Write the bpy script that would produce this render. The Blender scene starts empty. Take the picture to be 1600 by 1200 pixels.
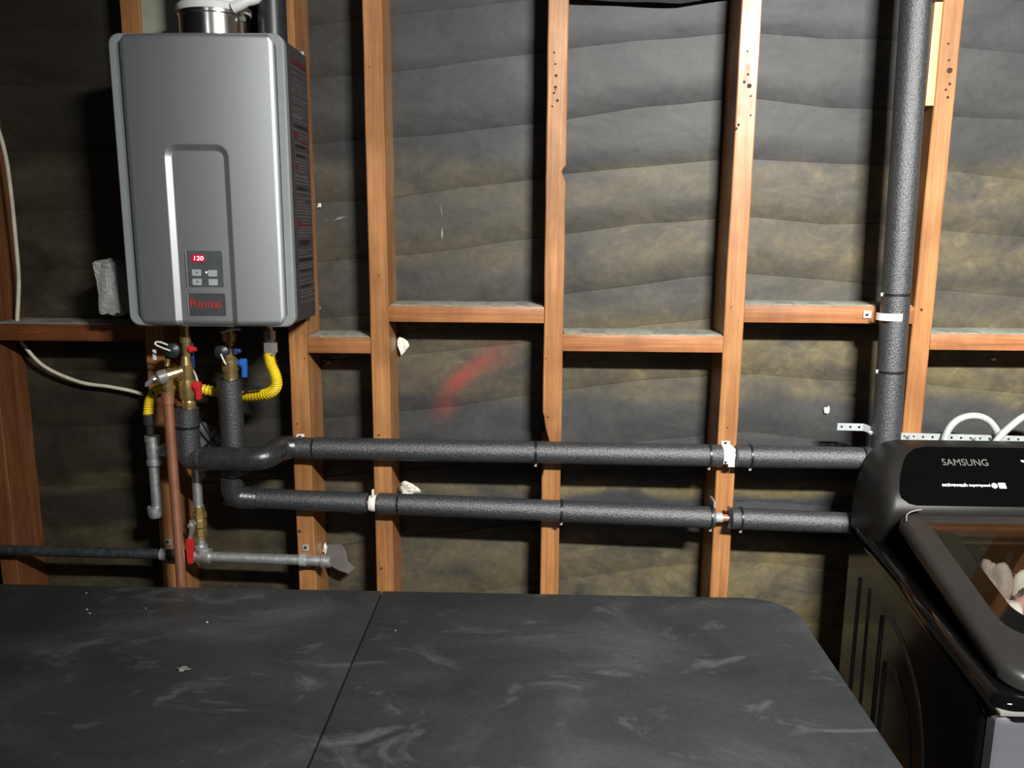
import bpy, bmesh, math, random
from mathutils import Vector, Matrix
random.seed(7)
scene = bpy.context.scene
COL = scene.collection
PI = math.pi

# ------------------------------------------------------------------ camera
F_PX = 1300.0                                   # focal length in pixels of a 1600x1200 frame
_dn = Vector((-45, 6900, F_PX)).normalized()    # vanishing point of "down"
_in = Vector((38, -245, F_PX)).normalized()     # vanishing point of "into the wall"
_rt = _dn.cross(_in).normalized()
_dn = _in.cross(_rt).normalized()
CAM = Vector((0.0, -2.02, 1.62))
AX = (_rt, _in, -_dn)                           # world X, Y, Z seen in camera axes (x right, y down, z forward)
cd = bpy.data.cameras.new('camera'); cd.sensor_width = 36.0; cd.lens = F_PX * 36 / 1600; cd.clip_start = 0.02
co = bpy.data.objects.new('camera', cd); COL.objects.link(co)
co.matrix_world = Matrix(((AX[0].x, -AX[0].y, -AX[0].z, CAM.x),
                          (AX[1].x, -AX[1].y, -AX[1].z, CAM.y),
                          (AX[2].x, -AX[2].y, -AX[2].z, CAM.z), (0, 0, 0, 1)))
scene.camera = co

# ------------------------------------------------------------------ world, lamps, exposure
w = bpy.data.worlds.new('world'); scene.world = w; w.use_nodes = True
w.node_tree.nodes['Background'].inputs[0].default_value = (0.75, 0.85, 1.0, 1)
w.node_tree.nodes['Background'].inputs[1].default_value = 0.02
def lamp(name, loc, watts, radius, col):
    l = bpy.data.lights.new(name, 'POINT'); l.energy = watts; l.shadow_soft_size = radius; l.color = col
    o = bpy.data.objects.new(name, l); COL.objects.link(o); o.location = loc
    return o
def tube_light(name, loc, target, sx, sy, watts, col):
    l = bpy.data.lights.new(name, 'AREA'); l.shape = 'RECTANGLE'; l.size = sx; l.size_y = sy; l.energy = watts; l.color = col; l.spread = math.radians(120)
    o = bpy.data.objects.new(name, l); COL.objects.link(o); o.location = loc
    o.rotation_euler = (Vector(target) - Vector(loc)).to_track_quat('-Z', 'Y').to_euler()
    return o
tube_light('shop_tube_light', (0.78, -2.25, 2.45), (1.12, 0.0, 1.0), 0.50, 0.07, 77, (1.0, 0.98, 0.94))
lamp('far_garage_bulb', (-0.75, -3.1, 2.50), 7, 0.05, (0.92, 0.96, 1.0))
vs = scene.view_settings
vs.view_transform = 'Standard'; vs.look = 'None'; vs.exposure = 0.0; vs.gamma = 1.0; vs.use_curve_mapping = False

# ------------------------------------------------------------------ measuring helpers: a photo pixel to a point on a known plane
def ray(x, y):
    c = Vector((x - 800.0, y - 600.0, F_PX))
    return Vector((AX[0].dot(c), AX[1].dot(c), AX[2].dot(c)))
def P(x, y, Y):
    d = ray(x, y); return CAM + d * ((Y - CAM.y) / d.y)
def PZ(x, y, z):
    d = ray(x, y); return CAM + d * ((z - CAM.z) / d.z)

# ------------------------------------------------------------------ materials
def nt(name):
    m = bpy.data.materials.new(name); m.use_nodes = True
    t = m.node_tree; b = t.nodes['Principled BSDF']
    return m, t, b
def node(t, kind, **kw):
    n = t.nodes.new(kind)
    for k, v in kw.items():
        if k.startswith('_'): setattr(n, k[1:], v)
        else: n.inputs[k.replace('__', ' ')].default_value = v
    return n
def coords(t, scale=(1, 1, 1), world=False, rnd=False):
    if world: src = node(t, 'ShaderNodeNewGeometry').outputs['Position']
    else: src = node(t, 'ShaderNodeTexCoord').outputs['Object']
    mp = node(t, 'ShaderNodeMapping'); mp.inputs['Scale'].default_value = scale
    t.links.new(src, mp.inputs['Vector'])
    if rnd:
        oi = node(t, 'ShaderNodeObjectInfo'); mu = node(t, 'ShaderNodeMath', _operation='MULTIPLY'); mu.inputs[1].default_value = 37.0
        t.links.new(oi.outputs['Random'], mu.inputs[0]); t.links.new(mu.outputs[0], mp.inputs['Location'])
    return mp.outputs[0]
def noise(t, vec, scale, detail=4, rough=0.55, dist=0.0):
    n = node(t, 'ShaderNodeTexNoise', Scale=scale, Detail=detail, Roughness=rough, Distortion=dist)
    t.links.new(vec, n.inputs['Vector']); return n.outputs['Fac']
def ramp(t, fac, stops, interp='LINEAR'):
    r = node(t, 'ShaderNodeValToRGB'); e = r.color_ramp; e.interpolation = interp
    while len(e.elements) < len(stops): e.elements.new(0.5)
    for el, (p, c) in zip(e.elements, stops):
        el.position = p; el.color = (c, c, c, 1) if isinstance(c, (int, float)) else (*c, 1)
    t.links.new(fac, r.inputs[0]); return r.outputs[0]
def mix(t, fac, a, b, mode='MIX'):
    n = node(t, 'ShaderNodeMix', _data_type='RGBA', _blend_type=mode)
    for s, v in ((n.inputs[0], fac), (n.inputs[6], a), (n.inputs[7], b)):
        if hasattr(v, 'links'): t.links.new(v, s)
        elif isinstance(v, (int, float)): s.default_value = v
        else: s.default_value = (*v, 1)
    return n.outputs[2]
def math_(t, op, a, b=None, c=None):
    n = node(t, 'ShaderNodeMath', _operation=op)
    for i, v in enumerate((a, b, c)):
        if v is None: continue
        if hasattr(v, 'links'): t.links.new(v, n.inputs[i])
        else: n.inputs[i].default_value = v
    return n.outputs[0]
def bump(t, b, h, strength, dist=0.002):
    n = node(t, 'ShaderNodeBump', Strength=strength, Distance=dist)
    t.links.new(h, n.inputs['Height']); t.links.new(n.outputs[0], b.inputs['Normal'])
def plain(name, c, rough=0.5, metal=0.0, var=0.15, vscale=30, bmp=0.0, bscale=200, spec=0.5, coat=0.0):
    m, t, b = nt(name)
    v = coords(t)
    n = noise(t, v, vscale)
    lo = tuple(x * (1 - var) for x in c); hi = tuple(min(1, x * (1 + var)) for x in c)
    t.links.new(ramp(t, n, [(0.3, lo), (0.7, hi)]), b.inputs['Base Color'])
    b.inputs['Roughness'].default_value = rough; b.inputs['Metallic'].default_value = metal
    b.inputs['Specular IOR Level'].default_value = spec; b.inputs['Coat Weight'].default_value = coat
    if bmp: bump(t, b, noise(t, v, bscale, 3), bmp)
    return m
def wood(name, axis, dark, light, strength=1.0, rough=0.42):
    m, t, b = nt(name)
    s = [24, 24, 24]; s[axis] = 1.1
    v = coords(t, s, rnd=True)
    g = noise(t, v, 2.2, 5, 0.6, 0.7)
    s2 = [120, 120, 120]; s2[axis] = 3
    f = noise(t, coords(t, s2, rnd=True), 1.5, 3, 0.6)
    col = ramp(t, g, [(0.25, dark), (0.48, tuple((a + c) / 2 for a, c in zip(dark, light))), (0.72, light)])
    col = mix(t, 0.35, col, ramp(t, f, [(0.35, 0.35), (0.65, 1.0)]), 'MULTIPLY')
    st = noise(t, coords(t, (5, 5, 3), rnd=True), 1.6, 4, 0.6)
    col = mix(t, ramp(t, st, [(0.42, 0.0), (0.68, 0.55)]), col, tuple(x * 0.5 for x in dark))
    t.links.new(col, b.inputs['Base Color'])
    t.links.new(ramp(t, g, [(0.3, rough + 0.12), (0.7, rough - 0.04)]), b.inputs['Roughness'])
    b.inputs['Specular IOR Level'].default_value = 0.4
    t.links.new(ramp(t, st, [(0.35, 0.5), (0.6, 0.0)]), b.inputs['Coat Weight']); b.inputs['Coat Roughness'].default_value = 0.22
    bump(t, b, f, 0.35, 0.001)
    return m

M = {}
M['stud'] = wood('stud_fir', 2, (0.29, 0.108, 0.031), (0.56, 0.275, 0.105))
M['block'] = wood('block_fir', 0, (0.24, 0.078, 0.026), (0.56, 0.25, 0.098))
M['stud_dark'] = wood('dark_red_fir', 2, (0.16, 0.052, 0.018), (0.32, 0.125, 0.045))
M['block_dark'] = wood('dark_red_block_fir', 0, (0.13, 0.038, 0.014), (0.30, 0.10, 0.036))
M['pine'] = wood('new_pine', 2, (0.70, 0.48, 0.19), (0.90, 0.68, 0.32))
M['dust'] = plain('grey_dust', (0.23, 0.24, 0.20), 0.95, 0, 0.25, 60, 0.4, 300)
M['hole'] = plain('nail_hole_dark', (0.035, 0.015, 0.008), 0.8)
M['concrete'] = plain('concrete', (0.20, 0.19, 0.18), 0.85, 0, 0.2, 4, 0.2, 60)
M['plaster'] = plain('plaster', (0.16, 0.155, 0.15), 0.9, 0, 0.1, 3)
M['ceil'] = plain('ceiling_boards', (0.06, 0.05, 0.04), 0.9, 0, 0.2, 3)
def foam_mat():
    m, t, b = nt('foam_sleeve')
    v = coords(t)
    n = noise(t, v, 260, 4, 0.65); n2 = noise(t, v, 9, 3)
    t.links.new(mix(t, 0.5, ramp(t, n, [(0.35, (0.012, 0.013, 0.015)), (0.7, (0.085, 0.093, 0.103))]), ramp(t, n2, [(0.3, (0.012, 0.013, 0.015)), (0.7, (0.030, 0.033, 0.037))])), b.inputs['Base Color'])
    b.inputs['Roughness'].default_value = 0.40
    b.inputs['Specular IOR Level'].default_value = 1.0
    bump(t, b, n, 0.6, 0.003)
    return m
M['foam'] = foam_mat()
M['tape'] = plain('black_tape', (0.026, 0.027, 0.029), 0.33, 0, 0.3, 60, 0.35, 160, 0.8)
M['tie'] = plain('black_nylon', (0.010, 0.010, 0.011), 0.35)
M['tie_white'] = plain('clear_nylon', (0.34, 0.34, 0.33), 0.4)
def brushed():
    m, t, b = nt('grey_metallic_paint')
    v = coords(t, (1, 1, 1)); n = noise(t, v, 900, 2)
    t.links.new(ramp(t, n, [(0.3, (0.46, 0.48, 0.50)), (0.7, (0.54, 0.56, 0.58))]), b.inputs['Base Color'])
    b.inputs['Metallic'].default_value = 0.85; b.inputs['Roughness'].default_value = 0.50
    return m
M['hgrey'] = brushed()
M['rim'] = plain('light_grey_rim', (0.30, 0.33, 0.34), 0.5, 0.1, 0.04)
M['case'] = plain('charcoal_case', (0.050, 0.046, 0.048), 0.5, 0, 0.1)
M['gap'] = plain('black_gasket', (0.01, 0.01, 0.012), 0.6)
M['panel'] = plain('control_film', (0.085, 0.095, 0.095), 0.4)
M['plate'] = plain('badge_film', (0.065, 0.070, 0.074), 0.4)
M['line'] = plain('silver_edge', (0.62, 0.64, 0.65), 0.3, 0.6)
M['button'] = plain('button_grey', (0.40, 0.45, 0.44), 0.45)
M['btn_mark'] = plain('button_mark', (0.10, 0.12, 0.12), 0.5)
M['logo'] = plain('red_print', (0.65, 0.035, 0.035), 0.4)
M['print_dim'] = plain('dim_red_print', (0.10, 0.016, 0.020), 0.5)
M['print_grey'] = plain('grey_print', (0.11, 0.105, 0.11), 0.5)
M['print_dark'] = plain('dark_print', (0.015, 0.013, 0.014), 0.5)
M['steel'] = plain('stainless', (0.62, 0.60, 0.57), 0.22, 1.0, 0.06, 5)
M['white'] = plain('white_plastic', (0.78, 0.79, 0.78), 0.45, 0, 0.03)
M['paperwhite'] = plain('white_paper', (0.74, 0.72, 0.62), 0.85, 0, 0.08, 40)
M['brass'] = plain('brass', (0.66, 0.48, 0.20), 0.28, 0.85, 0.2, 60)
M['copper'] = plain('copper', (0.78, 0.35, 0.22), 0.34, 0.75, 0.15, 25)
M['galv'] = plain('galvanised', (0.62, 0.65, 0.65), 0.42, 0.8, 0.25, 70, 0.2, 150)
M['blackpipe'] = plain('worn_black_pipe', (0.14, 0.15, 0.16), 0.40, 0.8, 0.45, 60, 0.2, 120)
M['chrome'] = plain('chrome_fitting', (0.74, 0.72, 0.68), 0.28, 0.8, 0.05)
M['red'] = plain('red_handle', (0.62, 0.025, 0.03), 0.35)
M['blue'] = plain('blue_handle', (0.025, 0.14, 0.52), 0.35)
M['dblue'] = plain('dark_blue_cap', (0.02, 0.045, 0.16), 0.4)
M['yellow'] = plain('yellow_jacket', (0.86, 0.62, 0.015), 0.38)
M['blackcap'] = plain('black_cap', (0.022, 0.025, 0.030), 0.4)
M['greycap'] = plain('grey_cap', (0.28, 0.27, 0.26), 0.45, 0.3)
M['cable'] = plain('cream_cable', (0.66, 0.62, 0.50), 0.5)
M['zinc'] = plain('zinc_strap', (0.46, 0.50, 0.50), 0.4, 0.35, 0.1)
M['strapwhite'] = plain('bright_strap', (0.86, 0.84, 0.78), 0.35, 0.1, 0.05)
M['wblack'] = plain('gloss_black', (0.002, 0.002, 0.002), 0.04, 0, 0.05, spec=0.5)
M['wside'] = plain('painted_black_side', (0.010, 0.010, 0.011), 0.16, 0, 0.1, spec=0.5)
M['wlid'] = plain('dark_lid_frame', (0.016, 0.0155, 0.0145), 0.32, 0, 0.1)
M['wcap'] = plain('charcoal_end_cap', (0.010, 0.0098, 0.009), 0.45, 0, 0.1, spec=0.25)
M['wsteel'] = plain('platinum_steel', (0.62, 0.62, 0.70), 0.32, 0.9, 0.05)
M['wtext'] = plain('grey_letters', (0.13, 0.125, 0.12), 0.4)
M['hose'] = plain('grey_hose', (0.40, 0.41, 0.41), 0.45, 0.1, 0.15, 200)
M['cloth_grey'] = plain('grey_towel', (0.30, 0.27, 0.25), 0.95, 0, 0.2, 40, 0.6, 250)
M['cloth_white'] = plain('white_towel', (0.80, 0.78, 0.74), 0.95, 0, 0.08, 30, 0.6, 250)
M['cloth_pink'] = plain('pink_towel', (0.50, 0.28, 0.27), 0.95, 0, 0.12, 30, 0.6, 250)
M['cloth_green'] = plain('pale_green_towel', (0.50, 0.55, 0.48), 0.95, 0, 0.12, 30, 0.6, 250)
M['tub'] = plain('dark_tub', (0.05, 0.05, 0.05), 0.35, 0.6)
M['palegreen'] = plain('pale_green_board', (0.33, 0.35, 0.27), 0.85, 0, 0.15, 12)
M['greyflap'] = plain('grey_felt_flap', (0.11, 0.10, 0.095), 0.85, 0, 0.2, 20)
def emit(name, c, s):
    m, t, b = nt(name)
    b.inputs['Base Color'].default_value = (*c, 1); b.inputs['Emission Color'].default_value = (*c, 1); b.inputs['Emission Strength'].default_value = s
    return m
M['led_bg'] = emit('display_red', (0.42, 0.0, 0.02), 0.45)
M['led'] = emit('display_digits', (1.0, 0.45, 0.5), 3.0)
M['led_w'] = emit('white_led', (1.0, 1.0, 1.0), 1.6)
def clear(name, tint, alpha, rough):
    m, t, b = nt(name)
    tr = node(t, 'ShaderNodeBsdfTransparent'); tr.inputs[0].default_value = (*tint, 1)
    gl = node(t, 'ShaderNodeBsdfGlossy', Roughness=rough)
    mx = node(t, 'ShaderNodeMixShader')
    lw = node(t, 'ShaderNodeLayerWeight', Blend=0.5)     # Schlick reflectance of a thin pane
    t.links.new(math_(t, 'ADD', math_(t, 'MULTIPLY', math_(t, 'POWER', lw.outputs['Facing'], 5.0), 0.9), alpha), mx.inputs[0])
    t.links.new(tr.outputs[0], mx.inputs[1]); t.links.new(gl.outputs[0], mx.inputs[2])
    t.links.new(mx.outputs[0], t.nodes['Material Output'].inputs[0])
    return m
M['glass'] = clear('tinted_lid_glass', (0.80, 0.79, 0.77), 0.04, 0.03)
def bag_mat():
    m, t, b = nt('clear_plastic_bag')
    tr = node(t, 'ShaderNodeBsdfTransparent'); mx = node(t, 'ShaderNodeMixShader'); mx.inputs[0].default_value = 0.7
    b.inputs['Base Color'].default_value = (0.45, 0.45, 0.44, 1); b.inputs['Roughness'].default_value = 0.2
    bump(t, b, noise(t, coords(t), 60, 3, 0.6, 1.0), 0.8, 0.01)
    t.links.new(tr.outputs[0], mx.inputs[1]); t.links.new(b.outputs[0], mx.inputs[2])
    t.links.new(mx.outputs[0], t.nodes['Material Output'].inputs[0])
    return m
M['bag'] = bag_mat()
def felt_mat():
    """black building felt: blue-grey sheets with olive water stains in bands and a red spray mark"""
    m, t, b = nt('building_felt')
    sep = node(t, 'ShaderNodeSeparateXYZ'); pos = node(t, 'ShaderNodeNewGeometry').outputs['Position']
    t.links.new(pos, sep.inputs[0]); X, Z = sep.outputs[0], sep.outputs[2]
    wob = noise(t, coords(t, (2.2, 1, 3.0), world=True), 1.6, 3)
    zz = math_(t, 'ADD', Z, math_(t, 'MULTIPLY', math_(t, 'SUBTRACT', wob, 0.5), 0.10))
    def zf(y): return P(850, y, 0.0).z / 2.6
    keys = [(1010, .8), (835, .75), (828, .0), (776, .0), (770, .95), (752, .85), (747, .05), (628, .05), (612, .5), (560, .75), (520, .7), (470, .25), (425, .3), (400, .55), (330, .35), (262, .55), (238, .05), (-60, .0)]
    band = ramp(t, math_(t, 'DIVIDE', zz, 2.6), [(zf(y), v) for y, v in keys])
    blot = noise(t, coords(t, (2.6, 1, 4.0), world=True), 2.3, 5, 0.62, 0.6)
    wisp = noise(t, coords(t, (9, 1, 13), world=True), 1.7, 5, 0.65, 1.2)
    fine = noise(t, coords(t, (1, 1, 1), world=True), 60, 4, 0.7)
    olive = math_(t, 'MULTIPLY', band, ramp(t, blot, [(0.30, 0.15), (0.60, 1.0)]))
    olive = math_(t, 'ADD', olive, math_(t, 'MULTIPLY', band, ramp(t, wisp, [(0.60, 0.0), (0.76, 0.55)])))
    # stains grow stronger towards the right-hand end of the wall
    sx = node(t, 'ShaderNodeMapRange'); t.links.new(X, sx.inputs[0])
    for i, v in zip((1, 2, 3, 4), (-0.9, 1.0, 0.50, 1.6)): sx.inputs[i].default_value = v
    olive = math_(t, 'MINIMUM', math_(t, 'MULTIPLY', olive, sx.outputs[0]), 1.0)
    grey = ramp(t, blot, [(0.3, (0.034, 0.036, 0.038)), (0.7, (0.062, 0.063, 0.066))])
    ol = ramp(t, wisp, [(0.3, (0.105, 0.086, 0.043)), (0.75, (0.195, 0.160, 0.085))])
    sb = node(t, 'ShaderNodeMapRange'); t.links.new(math_(t, 'ADD', X, math_(t, 'MULTIPLY', wob, 0.3)), sb.inputs[0])   # felt colour gets darker and browner towards the left bays
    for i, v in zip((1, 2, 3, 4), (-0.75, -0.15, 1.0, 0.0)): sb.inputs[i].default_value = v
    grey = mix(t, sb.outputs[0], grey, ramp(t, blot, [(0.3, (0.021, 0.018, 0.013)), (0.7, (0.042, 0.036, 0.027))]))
    col = mix(t, olive, grey, ol)
    col = mix(t, 0.5, col, ramp(t, fine, [(0.3, 0.55), (0.7, 1.0)]), 'MULTIPLY')
    # red spray paint: two soft blobs along a slanting stroke
    def blob(px, py, rx, rz, rot, k):
        c = P(px, py, 0)
        dx = math_(t, 'SUBTRACT', X, c.x); dz = math_(t, 'SUBTRACT', Z, c.z)
        ca, sa = math.cos(rot), math.sin(rot)
        u = math_(t, 'DIVIDE', math_(t, 'ADD', math_(t, 'MULTIPLY', dx, ca), math_(t, 'MULTIPLY', dz, sa)), rx)
        v = math_(t, 'DIVIDE', math_(t, 'ADD', math_(t, 'MULTIPLY', dx, -sa), math_(t, 'MULTIPLY', dz, ca)), rz)
        r2 = math_(t, 'ADD', math_(t, 'MULTIPLY', u, u), math_(t, 'MULTIPLY', v, v))
        return math_(t, 'MULTIPLY', math_(t, 'POWER', 2.718, math_(t, 'MULTIPLY', r2, -1.0)), k)
    rr = None
    for a in ((716, 594, 0.045, 0.020, 0.75, 0.75), (748, 568, 0.075, 0.022, 0.75, 0.5), (696, 636, 0.030, 0.024, 0.9, 0.45), (775, 565, 0.05, 0.025, 0.5, 0.25)):
        q = blob(*a); rr = q if rr is None else math_(t, 'ADD', rr, q)
    rr = math_(t, 'MULTIPLY', rr, ramp(t, fine, [(0.3, 0.6), (0.6, 1.0)]))
    col = mix(t, math_(t, 'MINIMUM', rr, 0.9), col, (0.27, 0.055, 0.040))
    # small white scuffs
    for a in ((691, 365, 0.0012, 0.010, 0.0, 0.8), (690, 330, 0.0008, 0.012, 0.1, 0.35), (531, 341, 0.010, 0.0015, 0.3, 0.5)):
        col = mix(t, blob(*a), col, (0.6, 0.58, 0.52))
    t.links.new(col, b.inputs['Base Color'])
    b.inputs['Roughness'].default_value = 0.55; b.inputs['Specular IOR Level'].default_value = 0.35
    wr = noise(t, coords(t, (1, 1, 1.6), world=True), 4.5, 3, 0.45, 0.3)
    bump(t, b, math_(t, 'ADD', wr, math_(t, 'MULTIPLY', fine, 0.02)), 0.22, 0.03)
    return m
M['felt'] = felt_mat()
def table_mat():
    m, t, b = nt('worn_black_table_paint')
    v = coords(t, (1.0, 1.0, 1.0), world=True)
    n1 = noise(t, coords(t, (1.6, 2.6, 1), world=True), 1.6, 5, 0.6, 0.6)
    n2 = noise(t, coords(t, (3.2, 6, 1), world=True), 1.7, 6, 0.68, 1.0)
    n3 = noise(t, v, 90, 3)
    c = ramp(t, n1, [(0.35, (0.026, 0.029, 0.030)), (0.55, (0.042, 0.046, 0.048)), (0.75, (0.085, 0.092, 0.096))])
    c = mix(t, ramp(t, n2, [(0.56, 0.0), (0.80, 0.8)]), c, (0.17, 0.18, 0.185))
    c = mix(t, 0.3, c, ramp(t, n3, [(0.35, 0.5), (0.65, 1.0)]), 'MULTIPLY')
    t.links.new(c, b.inputs['Base Color']); b.inputs['Roughness'].default_value = 0.62
    b.inputs['Specular IOR Level'].default_value = 0.3
    return m
M['table'] = table_mat()

# ------------------------------------------------------------------ mesh helpers
class MB:
    def __init__(s): s.v = []; s.f = []
    def quadloop(s, a, b, n, closed=True):
        for i in range(n if closed else n - 1):
            j = (i + 1) % n; s.f.append((a + i, a + j, b + j, b + i))
    def box(s, a, b):
        (x0, y0, z0), (x1, y1, z1) = a, b; k = len(s.v)
        s.v += [(x0, y0, z0), (x1, y0, z0), (x1, y1, z0), (x0, y1, z0), (x0, y0, z1), (x1, y0, z1), (x1, y1, z1), (x0, y1, z1)]
        s.f += [tuple(k + i for i in q) for q in ((3, 2, 1, 0), (4, 5, 6, 7), (0, 1, 5, 4), (1, 2, 6, 5), (2, 3, 7, 6), (3, 0, 4, 7))]
        return s
    def loft(s, loops, cap0=True, cap1=True, closed=True):
        n = len(loops[0]); ks = []
        for lp in loops: ks.append(len(s.v)); s.v += [tuple(p) for p in lp]
        for a, b in zip(ks, ks[1:]): s.quadloop(a, b, n, closed)
        if cap0: s.f.append(tuple(range(ks[0] + n - 1, ks[0] - 1, -1)))
        if cap1: s.f.append(tuple(range(ks[-1], ks[-1] + n)))
        return s
    def tube(s, pts, r, n=16, cap=True):
        pts = [Vector(p) for p in pts]; loops = []; up = None
        for i, p in enumerate(pts):
            d = (pts[min(i + 1, len(pts) - 1)] - pts[max(i - 1, 0)]).normalized()
            if up is None: up = Vector((0, 0, 1)) if abs(d.z) < 0.9 else Vector((0, 1, 0))
            a = d.cross(up).normalized(); up = a.cross(d).normalized()
            rr = r[i] if isinstance(r, (list, tuple)) else r
            loops.append([p + (a * math.cos(2 * PI * k / n) + up * math.sin(2 * PI * k / n)) * rr for k in range(n)])
        return s.loft(loops, cap, cap)
    def lathe(s, base, axis, prof, n=16, sides=None):
        """prof = [(distance along axis, radius)]"""
        axis = Vector(axis).normalized(); base = Vector(base)
        up = Vector((0, 1, 0)) if abs(axis.z) > 0.7 else Vector((0, 0, 1))
        a = axis.cross(up).normalized(); u = a.cross(axis).normalized()
        return s.loft([[base + axis * d + (a * math.cos(2 * PI * k / n) + u * math.sin(2 * PI * k / n)) * r for k in range(n)] for d, r in prof])
    def prism(s, poly, axis, d0, d1):
        """polygon in the two other axes, extruded along axis 0/1/2 from d0 to d1"""
        def mk(p, d):
            q = list(p); q.insert(axis, d); return tuple(q)
        return s.loft([[mk(p, d0) for p in poly], [mk(p, d1) for p in poly]])
    def bevel_box(s, a, b, bv=0.003):
        t = bmesh.new(); tm = MB().box(a, b)
        vv = [t.verts.new(p) for p in tm.v]
        for f in tm.f: t.faces.new([vv[i] for i in f])
        bmesh.ops.bevel(t, geom=t.edges[:], offset=bv, segments=2, affect='EDGES', profile=0.6)
        return s.absorb(t)
    def absorb(s, t, mat=None):
        k = len(s.v); t.verts.ensure_lookup_table(); t.verts.index_update()
        s.v += [tuple((mat @ v.co) if mat else v.co) for v in t.verts]
        s.f += [tuple(k + v.index for v in f.verts) for f in t.faces]; t.free()
        return s
    def build(s, name, mat, parent=None, smooth=40, label=None):
        v = [Vector(p) for p in s.v]
        lo = Vector([min(p[i] for p in v) for i in range(3)]); hi = Vector([max(p[i] for p in v) for i in range(3)])
        o0 = Vector(((lo.x + hi.x) / 2, (lo.y + hi.y) / 2, lo.z))
        me = bpy.data.meshes.new(name); me.from_pydata([p - o0 for p in v], [], s.f)
        bm = bmesh.new(); bm.from_mesh(me); bmesh.ops.recalc_face_normals(bm, faces=bm.faces[:]); bm.to_mesh(me); bm.free()
        if smooth:
            for p in me.polygons: p.use_smooth = True
            me.set_sharp_from_angle(angle=math.radians(smooth))
        me.materials.append(M[mat] if isinstance(mat, str) else mat)
        o = bpy.data.objects.new(name, me); COL.objects.link(o); o.location = o0
        if parent is not None: attach(o, parent)
        if label: o['label'] = label
        return o
def world_loc(o):
    p = o.location.copy()
    while o.parent: o = o.parent; p = p + o.location
    return p
def attach(o, parent):
    wl = o.location.copy(); o.parent = parent; o.location = wl - world_loc(parent)
def tag(o, label, cat, group=None):
    o['label'] = label; o['category'] = cat
    if group: o['group'] = group
    return o
def thing(name, loc, label, cat, group=None):
    o = bpy.data.objects.new(name, None); COL.objects.link(o); o.location = loc; o.empty_display_size = 0.05
    return tag(o, label, cat, group)
def struct(o): o['kind'] = 'structure'; return o
def stuff(o): o['kind'] = 'stuff'; return o
def rrect(x0, x1, y0, y1, r, n=6):
    """rounded rectangle in 2-D, counter-clockwise"""
    rs = r if isinstance(r, (list, tuple)) else (r,) * 4
    out = []
    for (cx, cy, a0), q in zip(((x1, y0, -90), (x1, y1, 0), (x0, y1, 90), (x0, y0, 180)), rs):
        sx = -1 if cx == x1 else 1; sy = -1 if cy == y1 else 1
        for k in range(n + 1):
            a = math.radians(a0 + 90 * k / n); out.append((cx + sx * q + q * math.cos(a), cy + sy * q + q * math.sin(a)))
    return out
def bend(pts, rad, seg=6):
    """polyline with rounded corners"""
    pts = [Vector(p) for p in pts]; out = [pts[0]]
    for i in range(1, len(pts) - 1):
        a, b, c = pts[i - 1], pts[i], pts[i + 1]
        d1 = (a - b); d2 = (c - b); r = min(rad, d1.length * 0.49, d2.length * 0.49)
        p0 = b + d1.normalized() * r; p1 = b + d2.normalized() * r
        for k in range(seg + 1):
            s = k / seg; out.append(p0 * (1 - s) ** 2 + b * 2 * s * (1 - s) + p1 * s ** 2)
    out.append(pts[-1]); return out
def smooth_path(pts, n=8):
    pts = [Vector(p) for p in pts]; out = []
    for i in range(len(pts) - 1):
        p0, p1, p2, p3 = pts[max(i - 1, 0)], pts[i], pts[i + 1], pts[min(i + 2, len(pts) - 1)]
        for k in range(n):
            s = k / n
            out.append(0.5 * ((2 * p1) + (p2 - p0) * s + (2 * p0 - 5 * p1 + 4 * p2 - p3) * s * s + (3 * p1 - p0 - 3 * p2 + p3) * s ** 3))
    out.append(pts[-1]); return out
def text_mb(body, center, width, height, xd, yd, depth=0.0006):
    """lettering fitted into width x height, lying in the plane xd, yd"""
    cu = bpy.data.curves.new('lettering', 'FONT'); cu.body = body; cu.extrude = 0.0; cu.resolution_u = 3
    tmp = bpy.data.objects.new('lettering', cu)
    me = bpy.data.meshes.new_from_object(tmp)
    bpy.data.objects.remove(tmp)
    xs = [v.co.x for v in me.vertices]; ys = [v.co.y for v in me.vertices]
    cx, cy = (min(xs) + max(xs)) / 2, (min(ys) + max(ys)) / 2
    sx, sy = width / (max(xs) - min(xs)), height / (max(ys) - min(ys))
    xd = Vector(xd).normalized(); yd = Vector(yd).normalized(); nd = xd.cross(yd)
    mb = MB(); c = Vector(center)
    mb.v = [tuple(c + xd * (v.co.x - cx) * sx + yd * (v.co.y - cy) * sy + nd * depth) for v in me.vertices]
    mb.f = [tuple(p.vertices) for p in me.polygons]
    bpy.data.meshes.remove(me)
    return mb
def crumple(center, size, seed, sub=2, amp=0.35, flat=None):
    rnd = random.Random(seed); t = bmesh.new()
    bmesh.ops.create_icosphere(t, subdivisions=sub, radius=1.0)
    off = [Vector((rnd.uniform(-1, 1), rnd.uniform(-1, 1), rnd.uniform(-1, 1))).normalized() for _ in range(9)]
    for v in t.verts:
        n = v.co.normalized(); k = 1.0
        for i, o in enumerate(off): k += amp * math.sin(5 * n.dot(o) + i) / 3
        k += rnd.uniform(-amp, amp) * 0.25
        v.co = Vector((n.x * size[0], n.y * size[1], n.z * size[2])) * k + Vector(center)
    mb = MB().absorb(t); return mb

SF = -0.12        # front plane of the studs
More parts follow.
